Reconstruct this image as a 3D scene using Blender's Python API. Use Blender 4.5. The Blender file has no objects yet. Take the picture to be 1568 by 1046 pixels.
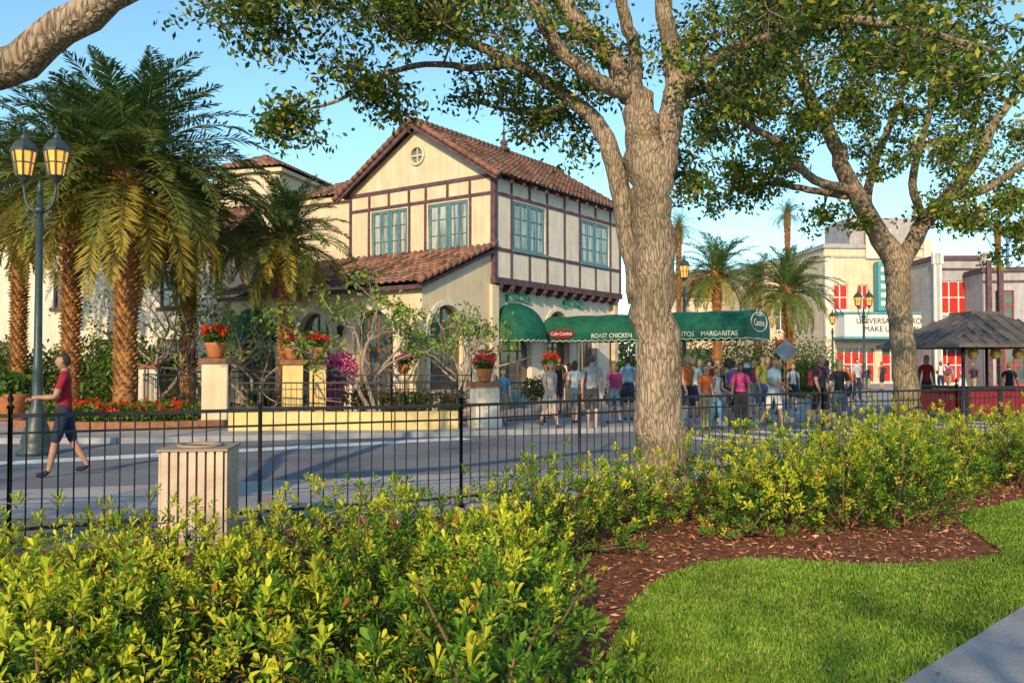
import bpy, math, random
import numpy as np
from mathutils import Vector, Matrix
random.seed(7); rng=np.random.default_rng(7)
F=1300.0; H0=1.65
def PX(u,d): return (u-784)/F*d
def PZ(v,d): return H0+(555-v)/F*d
def P(u,v,d): return (PX(u,d),d,PZ(v,d))
scene=bpy.context.scene
COL=scene.collection
# ---------------- materials
def nodes_of(m):
    m.use_nodes=True; nt=m.node_tree
    return nt,nt.nodes,nt.links
def mat(name,c1,c2=None,rough=.8,scale=4.,bump=0.,bscale=None,metal=0.,stretch=(1,1,1),spec=.3,detail=6,emit=None,contrast=(.35,.65),streak=0):
    m=bpy.data.materials.new(name); nt,N,L=nodes_of(m)
    b=N['Principled BSDF']; b.inputs['Roughness'].default_value=rough; b.inputs['Metallic'].default_value=metal
    b.inputs['Specular IOR Level'].default_value=spec
    if c2 is None: c2=tuple(x*.8 for x in c1)
    tc=N.new('ShaderNodeTexCoord'); mp=N.new('ShaderNodeMapping'); mp.inputs['Scale'].default_value=stretch
    L.new(tc.outputs['Object'],mp.inputs[0])
    nz=N.new('ShaderNodeTexNoise'); nz.inputs['Scale'].default_value=scale; nz.inputs['Detail'].default_value=detail
    L.new(mp.outputs[0],nz.inputs['Vector'])
    cr=N.new('ShaderNodeValToRGB'); cr.color_ramp.elements[0].position=contrast[0]; cr.color_ramp.elements[1].position=contrast[1]
    cr.color_ramp.elements[0].color=(*c2,1); cr.color_ramp.elements[1].color=(*c1,1)
    L.new(nz.outputs['Fac'],cr.inputs[0]); out=cr.outputs[0]
    if streak:
        m3=N.new('ShaderNodeMapping'); m3.inputs['Scale'].default_value=(3,3,.35); L.new(tc.outputs['Object'],m3.inputs[0])
        n3=N.new('ShaderNodeTexNoise'); n3.inputs['Scale'].default_value=1.5; n3.inputs['Detail'].default_value=8; L.new(m3.outputs[0],n3.inputs['Vector'])
        c3=N.new('ShaderNodeValToRGB'); c3.color_ramp.elements[0].position=.38; c3.color_ramp.elements[1].position=.62
        c3.color_ramp.elements[0].color=(1-streak,1-streak*1.05,1-streak*1.1,1); c3.color_ramp.elements[1].color=(1,1,1,1); L.new(n3.outputs['Fac'],c3.inputs[0])
        mx=N.new('ShaderNodeMix'); mx.data_type='RGBA'; mx.blend_type='MULTIPLY'; mx.inputs[0].default_value=1
        L.new(out,mx.inputs[6]); L.new(c3.outputs[0],mx.inputs[7]); out=mx.outputs[2]
    L.new(out,b.inputs['Base Color'])
    if bump>0:
        n2=N.new('ShaderNodeTexNoise'); n2.inputs['Scale'].default_value=bscale or scale*6; n2.inputs['Detail'].default_value=5
        L.new(mp.outputs[0],n2.inputs['Vector'])
        bp=N.new('ShaderNodeBump'); bp.inputs['Strength'].default_value=bump; bp.inputs['Distance'].default_value=.02
        L.new(n2.outputs['Fac'],bp.inputs['Height']); L.new(bp.outputs[0],b.inputs['Normal'])
    if emit:
        b.inputs['Emission Color'].default_value=(*emit[0],1); b.inputs['Emission Strength'].default_value=emit[1]
    return m
def attr_mat(name,rough=.6,trans=.3,spec=.3,bump=0):
    m=bpy.data.materials.new(name); nt,N,L=nodes_of(m)
    b=N['Principled BSDF']; b.inputs['Roughness'].default_value=rough; b.inputs['Specular IOR Level'].default_value=spec
    a=N.new('ShaderNodeAttribute'); a.attribute_name='Col'
    L.new(a.outputs['Color'],b.inputs['Base Color'])
    if bump:
        n2=N.new('ShaderNodeTexNoise'); n2.inputs['Scale'].default_value=25
        bp=N.new('ShaderNodeBump'); bp.inputs['Strength'].default_value=bump; bp.inputs['Distance'].default_value=.02
        L.new(n2.outputs['Fac'],bp.inputs['Height']); L.new(bp.outputs[0],b.inputs['Normal'])
    if trans>0:
        t=N.new('ShaderNodeBsdfTranslucent'); mx=N.new('ShaderNodeMixShader'); mx.inputs[0].default_value=trans
        L.new(a.outputs['Color'],t.inputs['Color']); L.new(b.outputs[0],mx.inputs[1]); L.new(t.outputs[0],mx.inputs[2])
        L.new(mx.outputs[0],N['Material Output'].inputs['Surface'])
    return m
M={}
M['stucco']=mat('stucco_cream',(.76,.61,.43),(.66,.52,.36),.9,1.3,.5,40,streak=.13)
M['stucco2']=mat('stucco_pale',(.78,.68,.58),(.68,.59,.50),.9,1.5,.5,40,streak=.13)
M['greystucco']=mat('stucco_grey',(.46,.42,.43),(.37,.34,.35),.9,1.5,.5,40,streak=.15)
M['timber']=mat('timber_trim',(.14,.075,.09),(.075,.04,.05),.7,6,.3,40)
M['teal']=mat('teal_paint',(.12,.24,.28),(.08,.18,.22),.45,5)
M['glass']=mat('window_glass',(.10,.13,.14),(.03,.05,.06),.08,1.2,spec=.9)
M['curtain']=mat('curtained_glass',(.46,.47,.42),(.12,.15,.16),.15,1.6,stretch=(5,5,.4),spec=.9,contrast=(.42,.58))
M['dark']=mat('dark_interior',(.06,.045,.03),(.02,.015,.012),.9,2)
M['tile']=attr_mat('terracotta_tile',.85,0,.15,.4)
M['awning']=mat('awning_canvas',(.010,.115,.068),(.006,.075,.042),.6,3,.1,60)
M['white']=mat('white_paint',(.78,.76,.70),(.65,.63,.58),.6,8)
M['red']=mat('red_paint',(.60,.03,.02),(.45,.02,.015),.5,5)
M['signred']=mat('sign_red',(.24,.015,.025),None,.6,5)
M['iron']=mat('wrought_iron',(.03,.03,.034),(.015,.015,.018),.45,20,metal=.3,spec=.5)
M['gold']=mat('gold_paint',(.55,.32,.08),None,.4,10,metal=.5)
M['lampgreen']=mat('lamp_post_paint',(.035,.06,.065),(.02,.035,.04),.45,8,spec=.5)
M['lampglass']=mat('lamp_glass_lit',(.6,.30,.07),(.5,.22,.04),.3,5,emit=((1,.42,.06),1.0))
M['yellow']=mat('yellow_stucco',(.78,.58,.25),(.68,.48,.20),.85,2,.4,40,streak=.12)
M['cap']=mat('pillar_cap',(.30,.13,.07),(.2,.09,.05),.8,8,.2)
M['terra']=mat('terracotta_pot',(.45,.16,.06),(.34,.12,.05),.75,8)
M['asphalt']=mat('asphalt_road',(.20,.20,.225),(.14,.14,.16),.9,.5,.4,60)
M['paving']=mat('concrete_paving',(.42,.38,.37),(.30,.28,.285),.85,.8,.3,50)
M['walk']=mat('sidewalk_concrete',(.36,.35,.37),(.26,.26,.28),.85,2,.5,60)
M['paint']=mat('road_paint',(.8,.79,.77),(.6,.6,.58),.7,6)
M['ground']=mat('ground_soil',(.20,.19,.15),(.14,.13,.10),.95,.3,.3,10)
M['grassg']=mat('lawn_soil',(.13,.21,.03),(.08,.14,.018),.95,3,.8,60)
M['mulchg']=mat('mulch_soil',(.28,.10,.05),(.12,.04,.02),.95,18,1.0,50)
M['leaf']=attr_mat('foliage',.55,.40,.2)
M['leafw']=attr_mat('foliage_waxy',.5,.30,.22)
M['petal']=attr_mat('petals',.7,.3,.1)
M['chips']=attr_mat('bark_chips',.9,0,.1)
M['palmtrunk']=mat('palm_bark',(.46,.22,.08),(.17,.08,.035),.95,7,.9,30)
M['stem']=mat('stems',(.22,.13,.07),(.12,.07,.04),.9,20)
def bark():
    m=bpy.data.materials.new('oak_bark'); nt,N,L=nodes_of(m); b=N['Principled BSDF']; b.inputs['Roughness'].default_value=.95
    b.inputs['Specular IOR Level'].default_value=.15
    tc=N.new('ShaderNodeTexCoord'); mp=N.new('ShaderNodeMapping'); mp.inputs['Scale'].default_value=(1,1,.22)
    L.new(tc.outputs['Object'],mp.inputs[0])
    nz=N.new('ShaderNodeTexNoise'); nz.inputs['Scale'].default_value=6; nz.inputs['Detail'].default_value=8; L.new(mp.outputs[0],nz.inputs['Vector'])
    dv=N.new('ShaderNodeMix'); dv.data_type='RGBA'; dv.inputs[0].default_value=.2
    L.new(mp.outputs[0],dv.inputs[6]); L.new(nz.outputs['Color'],dv.inputs[7])
    vo=N.new('ShaderNodeTexVoronoi'); vo.feature='DISTANCE_TO_EDGE'; vo.inputs['Scale'].default_value=27; L.new(dv.outputs[2],vo.inputs['Vector'])
    fn=N.new('ShaderNodeTexNoise'); fn.inputs['Scale'].default_value=45; fn.inputs['Detail'].default_value=6; L.new(mp.outputs[0],fn.inputs['Vector'])
    ad=N.new('ShaderNodeMath'); ad.operation='MULTIPLY_ADD'; ad.inputs[1].default_value=.4; L.new(fn.outputs['Fac'],ad.inputs[0]); L.new(vo.outputs['Distance'],ad.inputs[2])
    cr=N.new('ShaderNodeValToRGB'); cr.color_ramp.elements[0].position=.17; cr.color_ramp.elements[1].position=.40
    cr.color_ramp.elements[0].color=(.12,.08,.06,1); cr.color_ramp.elements[1].color=(.46,.34,.25,1); L.new(ad.outputs[0],cr.inputs[0])
    mx=N.new('ShaderNodeMix'); mx.data_type='RGBA'; mx.blend_type='MULTIPLY'; mx.inputs[0].default_value=.9
    n4=N.new('ShaderNodeTexNoise'); n4.inputs['Scale'].default_value=1.6; n4.inputs['Detail'].default_value=4; L.new(tc.outputs['Object'],n4.inputs['Vector'])
    cr2=N.new('ShaderNodeValToRGB'); cr2.color_ramp.elements[0].position=.38; cr2.color_ramp.elements[1].position=.6
    cr2.color_ramp.elements[0].color=(.6,.64,.58,1); cr2.color_ramp.elements[1].color=(1,1,1,1)
    L.new(n4.outputs['Fac'],cr2.inputs[0]); L.new(cr.outputs[0],mx.inputs[6]); L.new(cr2.outputs[0],mx.inputs[7]); L.new(mx.outputs[2],b.inputs['Base Color'])
    bp=N.new('ShaderNodeBump'); bp.inputs['Strength'].default_value=.9; bp.inputs['Distance'].default_value=.04
    L.new(ad.outputs[0],bp.inputs['Height']); L.new(bp.outputs[0],b.inputs['Normal'])
    return m
M['bark']=bark()
_cm={}
def cmat(c,r=.8):
    k=tuple(round(x,3) for x in c)
    if k not in _cm: _cm[k]=mat('cloth_%d'%len(_cm),c,tuple(x*.75 for x in c),r,9)
    return _cm[k]
# ---------------- mesh helpers
def empty(name,loc=(0,0,0),rz=0):
    e=bpy.data.objects.new(name,None); COL.objects.link(e); e.location=loc; e.rotation_euler=(0,0,rz); e.empty_display_size=.3
    return e
def addobj(name,me,parent=None,mats=None):
    o=bpy.data.objects.new(name,me); COL.objects.link(o)
    if parent: o.parent=parent
    if mats:
        for m in mats: me.materials.append(m)
    return o
class MB:
    def __init__(s): s.v=[]; s.f=[]; s.m=[]; s.sm=[]
    def add(s,vs,fs,mi=0,smooth=False):
        o=len(s.v); s.v.extend([tuple(x) for x in vs])
        for f in fs: s.f.append([i+o for i in f]); s.m.append(mi); s.sm.append(smooth)
    def box(s,a,b,mi=0):
        x0,y0,z0=[min(a[i],b[i]) for i in range(3)]; x1,y1,z1=[max(a[i],b[i]) for i in range(3)]
        s.add([(x0,y0,z0),(x1,y0,z0),(x1,y1,z0),(x0,y1,z0),(x0,y0,z1),(x1,y0,z1),(x1,y1,z1),(x0,y1,z1)],
              [(0,3,2,1),(4,5,6,7),(0,1,5,4),(1,2,6,5),(2,3,7,6),(3,0,4,7)],mi)
    def beam(s,a,b,w,h=None,mi=0):
        a=Vector(a);b=Vector(b);d=(b-a).normalized(); h=h or w
        up=Vector((0,0,1)) if abs(d.z)<.95 else Vector((1,0,0))
        r=d.cross(up).normalized(); u=r.cross(d)
        vs=[p+r*sx*w/2+u*sz*h/2 for p in (a,b) for sx,sz in((-1,-1),(1,-1),(1,1),(-1,1))]
        s.add(vs,[(0,1,2,3),(7,6,5,4),(0,4,5,1),(1,5,6,2),(2,6,7,3),(3,7,4,0)],mi)
    def tube(s,pts,rad,sides=8,mi=0,jit=0,cap=True):
        pts=[Vector(p) for p in pts]; n=len(pts)
        if n<2: return
        t=(pts[1]-pts[0]).normalized(); ref=Vector((1,0,0)) if abs(t.x)<.8 else Vector((0,1,0))
        r=t.cross(ref).normalized(); vs=[]
        for i,p in enumerate(pts):
            t=(pts[min(i+1,n-1)]-pts[max(i-1,0)]).normalized()
            r=(r-t*r.dot(t)).normalized(); q=t.cross(r)
            for k in range(sides):
                a=2*math.pi*k/sides; rr=rad[i]*(1+random.uniform(-jit,jit))
                vs.append(p+(r*math.cos(a)+q*math.sin(a))*rr)
        fs=[]
        for i in range(n-1):
            for k in range(sides):
                fs.append((i*sides+k,i*sides+(k+1)%sides,(i+1)*sides+(k+1)%sides,(i+1)*sides+k))
        if cap: fs.append(tuple(range((n-1)*sides,n*sides))); fs.append(tuple(reversed(range(sides))))
        s.add(vs,fs,mi,True)
    def lathe(s,c,prof,sides=16,mi=0,smooth=True):
        vs=[];n=len(prof)
        for r,z in prof:
            for k in range(sides):
                a=2*math.pi*(k+.5)/sides; vs.append((c[0]+r*math.cos(a),c[1]+r*math.sin(a),c[2]+z))
        fs=[]
        for i in range(n-1):
            for k in range(sides): fs.append((i*sides+k,i*sides+(k+1)%sides,(i+1)*sides+(k+1)%sides,(i+1)*sides+k))
        fs.append(tuple(reversed(range(sides)))); fs.append(tuple(range((n-1)*sides,n*sides)))
        s.add(vs,fs,mi,smooth)
    def obj(s,name,mats,parent=None):
        me=bpy.data.meshes.new(name); me.from_pydata(s.v,[],s.f)
        me.polygons.foreach_set('material_index',s.m); me.polygons.foreach_set('use_smooth',s.sm); me.update()
        return addobj(name,me,parent,mats)
def npmesh(name,V,Fc,mats,cols=None,parent=None):
    V=np.asarray(V,dtype=np.float32); Fc=np.asarray(Fc,dtype=np.int32); k=Fc.shape[1]; m=Fc.shape[0]
    me=bpy.data.meshes.new(name); me.vertices.add(len(V)); me.vertices.foreach_set('co',V.ravel())
    me.loops.add(m*k); me.loops.foreach_set('vertex_index',Fc.ravel()); me.polygons.add(m)
    me.polygons.foreach_set('loop_start',np.arange(0,m*k,k,dtype=np.int32))
    try: me.polygons.foreach_set('loop_total',np.full(m,k,dtype=np.int32))
    except Exception: pass
    me.update(calc_edges=True)
    if cols is not None:
        at=me.attributes.new('Col','FLOAT_COLOR','FACE')
        c=np.ones((m,4),dtype=np.float32); c[:,:3]=cols; at.data.foreach_set('color',c.ravel())
    return addobj(name,me,parent,mats)
def nrm(a): return a/np.maximum(np.linalg.norm(a,axis=1,keepdims=True),1e-6)
def leaves(name,C,D,Nn,Ln,Wd,cols,m,parent=None,kind='r'):
    C=np.asarray(C);n=len(C); D=nrm(np.asarray(D)); S=nrm(np.cross(D,Nn)); Nn=np.cross(S,D)
    Ln=np.broadcast_to(Ln,(n,))[:,None]; Wd=np.broadcast_to(Wd,(n,))[:,None]
    if kind=='r':
        V=np.stack([C,C+D*Ln*.5+S*Wd*.5,C+D*Ln-Nn*Ln*.12,C+D*Ln*.5-S*Wd*.5],1).reshape(-1,3)
        Fc=np.arange(n*4).reshape(n,4); cc=cols
    else:
        V=np.stack([C,C+D*Ln*.35+S*Wd*.33+Nn*Wd*.12,C+D*Ln*.74+S*Wd*.5+Nn*Wd*.14,C+D*Ln-Nn*Ln*.10,
                    C+D*Ln*.74-S*Wd*.5+Nn*Wd*.14,C+D*Ln*.35-S*Wd*.33+Nn*Wd*.12],1).reshape(-1,3)
        b=(np.arange(n)*6)[:,None]
        Fc=np.stack([b+np.array([0,1,2,3]),b+np.array([0,3,4,5])],1).reshape(-1,4); cc=np.repeat(cols,2,axis=0)
    return npmesh(name,V,Fc,[m],np.clip(cc,0,1),parent)
def runit(n):
    return nrm(rng.normal(size=(n,3)))
def colmix(n,cs,jit=.15,w=None):
    cs=np.array(cs); i=rng.choice(len(cs),n,p=w); c=cs[i]*(1+rng.uniform(-jit,jit,(n,1)))
    return c
def poly_sheet(name,pts,z,m,parent=None):
    me=bpy.data.meshes.new(name); me.from_pydata([(x,y,z) for x,y in pts],[],[list(range(len(pts)))]); me.update()
    if me.polygons[0].normal.z<0: me.flip_normals()
    return addobj(name,me,parent,[m])
def curve_wall(name,outline,holes,thick,m,parent,origin,ax):
    cu=bpy.data.curves.new(name,'CURVE'); cu.dimensions='2D'; cu.fill_mode='BOTH'; cu.extrude=thick/2
    for pl in [outline]+holes:
        sp=cu.splines.new('POLY'); sp.points.add(len(pl)-1)
        for i,(x,y) in enumerate(pl): sp.points[i].co=(x,y,0,1)
        sp.use_cyclic_u=True
    tmp=bpy.data.objects.new('tmp',cu); COL.objects.link(tmp)
    dg=bpy.context.evaluated_depsgraph_get(); dg.update()
    me=bpy.data.meshes.new_from_object(tmp.evaluated_get(dg)); bpy.data.objects.remove(tmp)
    ax=Vector(ax).normalized(); zz=Vector((0,0,1)); n=ax.cross(zz)
    for v in me.vertices:
        c=v.co.copy(); v.co=Vector(origin)+ax*c.x+zz*c.y+n*c.z
    me.materials.clear(); me.update()
    return addobj(name,me,parent,[m])
def rect(a,b,c,d): return [(a,b),(c,b),(c,d),(a,d)]
def arch(a,c,z0,z1,seg=12):
    r=(c-a)/2; pts=[(a,z0),(c,z0)]
    zc=z1-r
    for i in range(seg+1):
        t=math.pi*i/seg; pts.append(((a+c)/2+r*math.cos(t),zc+r*math.sin(t)))
    return pts
def textobj(name,body,size,m,parent,loc,ax,ext=.01,align='CENTER',sx=1):
    cu=bpy.data.curves.new(name,'FONT'); cu.body=body; cu.size=size; cu.extrude=ext; cu.align_x=align; cu.align_y='CENTER'
    tmp=bpy.data.objects.new('tmp',cu); COL.objects.link(tmp)
    dg=bpy.context.evaluated_depsgraph_get(); dg.update()
    me=bpy.data.meshes.new_from_object(tmp.evaluated_get(dg)); bpy.data.objects.remove(tmp)
    ax=Vector(ax).normalized(); zz=Vector((0,0,1)); n=ax.cross(zz)
    for v in me.vertices:
        c=v.co.copy(); v.co=Vector(loc)+ax*c.x*sx+zz*c.y+n*c.z
    me.materials.clear(); me.update()
    return addobj(name,me,parent,[m])
def tile_roof(name,parent,origin,du,width,dv,slen,lims=None,per=.3,row=.4):
    O=np.array(origin,float); du=np.array(Vector(du).normalized()); dv=np.array(Vector(dv).normalized()); n=np.cross(du,dv)
    if n[2]<0: n=-n
    ns=6; ncol=int(round(width/per)); nr=int(math.ceil(slen/row))
    V=[];cols=[];Fc=[]
    us=np.arange(ncol*ns+1)*per/ns; hh=.075*np.abs(np.sin(np.pi*us/per))
    for r in range(nr):
        for j,(vv,off) in enumerate([(r*row,.045),(min((r+1)*row,slen),0.)]):
            lo,hi=(0,width) if lims is None else lims(vv)
            if hi<lo: lo=hi=(lo+hi)/2
            uu=np.clip(us,lo,hi)
            V.append(O+uu[:,None]*du+vv*dv+(hh+off)[:,None]*n)
    V=np.concatenate(V); m=len(us)
    for r in range(nr*2-1):
        if r%2==0: base=np.array([.235,.115,.085]); rc=rng.uniform(.45,1.4,(ncol+1,1)); hue=rng.uniform(-.03,.05,(ncol+1,1)); rowc=base*rc+np.array([0,1,1])*hue*.6
        for i in range(m-1):
            Fc.append((r*m+i,r*m+i+1,(r+1)*m+i+1,(r+1)*m+i)); cols.append(rowc[i//ns]*(1 if r%2==0 else .4))
    return npmesh(name,V,Fc,[M['tile']],np.clip(np.array(cols),.01,1),parent)
# =============== camera, world, sun
cam=bpy.data.cameras.new('camera'); co=bpy.data.objects.new('camera',cam); COL.objects.link(co); scene.camera=co
cam.lens=36*F/1568; cam.sensor_width=36; cam.clip_end=3000; cam.clip_start=.05
co.location=(0,0,H0); co.rotation_euler=(math.radians(90)+math.atan(32/F),0,0)
az=math.radians(193); el=math.radians(22)
sv=Vector((math.sin(az)*math.cos(el),math.cos(az)*math.cos(el),math.sin(el)))
sl=bpy.data.lights.new('sun','SUN'); so=bpy.data.objects.new('sun',sl); COL.objects.link(so)
sl.energy=5.0; sl.angle=math.radians(.5); sl.color=(1,.77,.46); so.rotation_euler=sv.to_track_quat('Z','Y').to_euler(); so.location=(0,-20,30)
w=bpy.data.worlds.new('World'); scene.world=w; w.use_nodes=True; nt=w.node_tree
sk=nt.nodes.new('ShaderNodeTexSky'); sk.sky_type='NISHITA'; sk.sun_disc=False; sk.sun_elevation=el; sk.sun_rotation=az
sk.ozone_density=2.0; sk.air_density=1.0; sk.dust_density=.2
mxs=nt.nodes.new('ShaderNodeMix'); mxs.data_type='RGBA'; mxs.blend_type='MULTIPLY'; mxs.inputs[0].default_value=1; mxs.inputs[7].default_value=(1.3,1.62,1.55,1)
bg=nt.nodes['Background']; bg.inputs[1].default_value=.15; nt.links.new(sk.outputs[0],mxs.inputs[6]); nt.links.new(mxs.outputs[2],bg.inputs[0])
scene.view_settings.view_transform='Standard'; scene.view_settings.look='None'; scene.view_settings.exposure=0
# =============== ground
poly_sheet('ground',[(-900,-400),(900,-400),(900,1500),(-900,1500)],0,M['ground'])
poly_sheet('plaza_pavement',[(-120,6.2),(3,9.2),(16,16.5),(120,60),(120,140),(-120,140)],.004,M['paving'])
poly_sheet('asphalt_road',[(-60,9.6),(-8,10.6),(1,13.2),(14,20.5),(60,44),(60,62),(12,30),(8.5,24),(2,19.8),(-8,17.2),(-60,16.5)],.008,M['asphalt'])
mb=MB()
def strip(a,b,wd,z=.012):
    a=Vector((a[0],a[1],0));b=Vector((b[0],b[1],0));n=(b-a).normalized().cross(Vector((0,0,1)))*wd/2
    mb.add([(p.x,p.y,z) for p in (a-n,b-n,b+n,a+n)],[(3,2,1,0)])
strip((-16,12.6),(-8.2,13.9),.5); strip((-8.2,13.9),(-1.0,18.4),.6)
for i in range(9):
    x=3.5+i*1.15; strip((x,19.2+i*.55),(x+1.2,17.4+i*.55),.45)
mb.obj('road_marking',[M['paint']])
mb=MB()
kp=[(-60,16.6),(-8,17.3),(2,19.9),(8.5,24.1),(12,30.1)]
for a,b in zip(kp,kp[1:]): mb.beam((a[0],a[1],.06),(b[0],b[1],.06),.18,.13)
mb.obj('kerb',[M['walk']])
mb=MB()
A=np.array([(1.3,3.7),(14.3,16.0)]); dd=(A[1]-A[0])/np.linalg.norm(A[1]-A[0]); nn=np.array([dd[1],-dd[0]])
s0=-4
while s0<17:
    a=A[0]+dd*(s0+.008); b=A[0]+dd*(s0+1.49); c=b+nn*1.8; d=a+nn*1.8
    mb.add([(*a,.0),(*b,.0),(*c,.0),(*d,.0),(*a,.035),(*b,.035),(*c,.035),(*d,.035)],[(4,7,6,5),(0,1,5,4),(1,2,6,5),(2,3,7,6),(3,0,4,7)])
    s0+=1.5
mb.obj('sidewalk_path',[M['walk']])
edge=[(.2,1.0),(.30,3.0),(.45,4.4),(.77,5.7),(1.06,6.35),(1.5,6.95),(2.05,7.15),(2.77,6.9),(3.33,6.92),(3.9,7.1),(4.25,7.4),(4.39,8.0),(4.65,8.9),(5.2,9.5),(6.2,10.2),(9,11.9),(15,15.3)]
ep=[]
for i in range(len(edge)-1):
    for k in range(6):
        t=k/6; a=edge[i];b=edge[i+1]; ep.append((a[0]*(1-t)+b[0]*t+random.gauss(0,.015),a[1]*(1-t)+b[1]*t+random.gauss(0,.015)))
edge=ep+[edge[-1]]
lawn=edge+[(18,14),(14,-2),(6,-3),(.2,-3)]
poly_sheet('lawn',lawn,.010,M['grassg'])
back=[(16,17.3),(8,14.9),(5,13.3),(2.2,11.7),(-.6,9.2),(-4.6,7.2),(-12,6.2),(-12,-1),(.2,-1)]
poly_sheet('mulch_bed',edge+back,.007,M['mulchg'])
def inpoly(x,y,poly):
    c=np.zeros(len(x),bool); j=len(poly)-1
    for i in range(len(poly)):
        xi,yi=poly[i]; xj,yj=poly[j]
        cond=((yi>y)!=(yj>y))&(x<(xj-xi)*(y-yi)/(yj-yi+1e-12)+xi); c^=cond; j=i
    return c
n=340000; y=3.2+(rng.random(n)**1.6)*9; x=rng.uniform(-.2,1,n)*(y*.72)+.2; k=inpoly(x,y,lawn); x=x[k];y=y[k]
side=(x-A[0][0])*nn[0]+(y-A[0][1])*nn[1]; k=side<-.0; x=x[k];y=y[k]; n=len(x)
C=np.stack([x,y,np.full(n,.008)],1); D=np.stack([rng.normal(0,.5,n),rng.normal(0,.5,n),np.ones(n)],1)
sc=1+.3*np.sin(x*1.7+y)*np.cos(y*1.3)+.2*np.sin(x*7+2*np.sin(y*5))*np.cos(y*9)
cc=colmix(n,[(.15,.28,.025),(.22,.38,.035),(.32,.44,.06),(.40,.37,.15)],.2,[.36,.34,.2,.10])*sc[:,None]**.8
leaves('grass_blades',C,D,runit(n),rng.uniform(.022,.05,n),rng.uniform(.004,.007,n)+y*.0006,cc,M['leaf'])
n=32000; y=3.0+rng.random(n)*10; x=rng.uniform(-3,8,n); k=inpoly(x,y,edge+back); x=x[k];y=y[k];n=len(x)
D=np.stack([rng.normal(size=n),rng.normal(size=n),rng.normal(0,.25,n)],1); Nn=np.stack([rng.normal(0,.45,n),rng.normal(0,.45,n),np.ones(n)],1)
cc=colmix(n,[(.52,.20,.09),(.32,.11,.055),(.66,.36,.22),(.10,.04,.022)],.25,[.42,.26,.20,.12])
leaves('mulch_chips',np.stack([x,y,rng.uniform(.012,.04,n)],1),D,Nn,rng.uniform(.03,.10,n),rng.uniform(.012,.026,n),cc,M['chips'])
n=160; y=rng.uniform(4,9,n); x=rng.uniform(.2,1,n)*y*.55
leaves('fallen_leaves',np.stack([x,y,np.full(n,.05)],1),np.stack([rng.normal(size=n),rng.normal(size=n),rng.normal(0,.1,n)],1),np.tile([0,0,1.],(n,1)),.05,.025,colmix(n,[(.5,.42,.25),(.4,.25,.12)]),M['leaf'])
# =============== hedge
hpoly=[(-8,1.2),(-8,5.2),(-3.6,5.5),(-1.3,7.0),(1.4,9.1),(4.9,12.4),(9,14.3),(15,17),(15.5,15.8),(9,12.7),(6.9,11.1),(5.4,10.3),(4.5,9.1),(3.8,8.3),(2.9,8.1),(2.1,8.05),(1.3,7.85),(.5,7.2),(.0,6.5),(.0,5.7),(.3,5.2),(.25,4.3),(.1,3.0),(-.1,1.6)]
pts=[]
for _ in range(9000):
    x=random.uniform(-8,15);y=random.uniform(1.2,17)
    if not inpoly(np.array([x]),np.array([y]),hpoly)[0]: continue
    if x<-y*.75-1.2 or x>y*.7+1.2: continue
    if all((x-a)**2+(y-b)**2>.58**2 for a,b in pts): pts.append((x,y))
RC=[];RA=[];RK=[];RT=[]; stem=MB()
for (x,y) in pts:
    near=math.hypot(x,y)
    r=random.uniform(.40,.60); h=random.uniform(.48,.66) if near<7.5 else random.uniform(.55,.78)+(.10 if x>3 else 0); 
    if x<-.9 and y>4.6: h=random.uniform(.44,.52)
    yel=(.5+.5*math.sin(x*1.5+1.0)*math.cos(y*1.1))*random.uniform(.7,1) if x>-1.2 else random.uniform(.7,1)
    if x>4.5: yel=random.uniform(.6,1)
    tint=random.uniform(.8,1.2)
    nro=int(200 if near<6 else 160)
    u=rng.random(nro); ph=np.arccos(1-u*1.08); th=rng.uniform(0,2*np.pi,nro)
    dirs=np.stack([np.sin(ph)*np.cos(th),np.sin(ph)*np.sin(th),np.cos(ph)],1)
    lump=1+.2*np.sin(3*th+x*7)*np.sin(ph)+.14*np.cos(5*th+ph*4+y*3)
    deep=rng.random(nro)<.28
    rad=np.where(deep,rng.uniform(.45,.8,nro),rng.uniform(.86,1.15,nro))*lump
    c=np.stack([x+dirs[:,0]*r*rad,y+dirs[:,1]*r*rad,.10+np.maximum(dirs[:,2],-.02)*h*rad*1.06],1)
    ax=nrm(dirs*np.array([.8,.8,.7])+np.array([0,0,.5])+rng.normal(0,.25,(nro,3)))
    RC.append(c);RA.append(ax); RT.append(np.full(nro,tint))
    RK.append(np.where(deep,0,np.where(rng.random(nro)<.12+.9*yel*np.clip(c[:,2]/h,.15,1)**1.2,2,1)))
    for q in range(7):
        i=rng.integers(nro); e=c[i]
        mid=((x+e[0])/2+random.uniform(-.04,.04),(y+e[1])/2,e[2]*.55)
        stem.tube([(x+random.uniform(-.08,.08),y+random.uniform(-.08,.08),0),mid,e],[.012,.009,.004],4)
RC=np.concatenate(RC);RA=np.concatenate(RA);RK=np.concatenate(RK);RT=np.concatenate(RT); nl=10; R=len(RC)
C=np.repeat(RC,nl,0); Ax=np.repeat(RA,nl,0); K=np.repeat(RK,nl)
t1=nrm(np.cross(RA,rng.normal(size=(R,3)))); t2=np.cross(RA,t1); T1=np.repeat(t1,nl,0);T2=np.repeat(t2,nl,0)
ang=np.tile(np.arange(nl)*2.4,R)+rng.normal(0,.25,R*nl); spread=np.tile(np.linspace(.25,1.3,nl),R)+rng.normal(0,.16,R*nl)
rad=T1*np.cos(ang)[:,None]+T2*np.sin(ang)[:,None]
D=Ax*np.cos(spread)[:,None]+rad*np.sin(spread)[:,None]; Nn=Ax*np.sin(spread)[:,None]-rad*np.cos(spread)[:,None]
C=C-Ax*(np.tile(np.linspace(0,.06,nl),R))[:,None]+rad*.008
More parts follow.
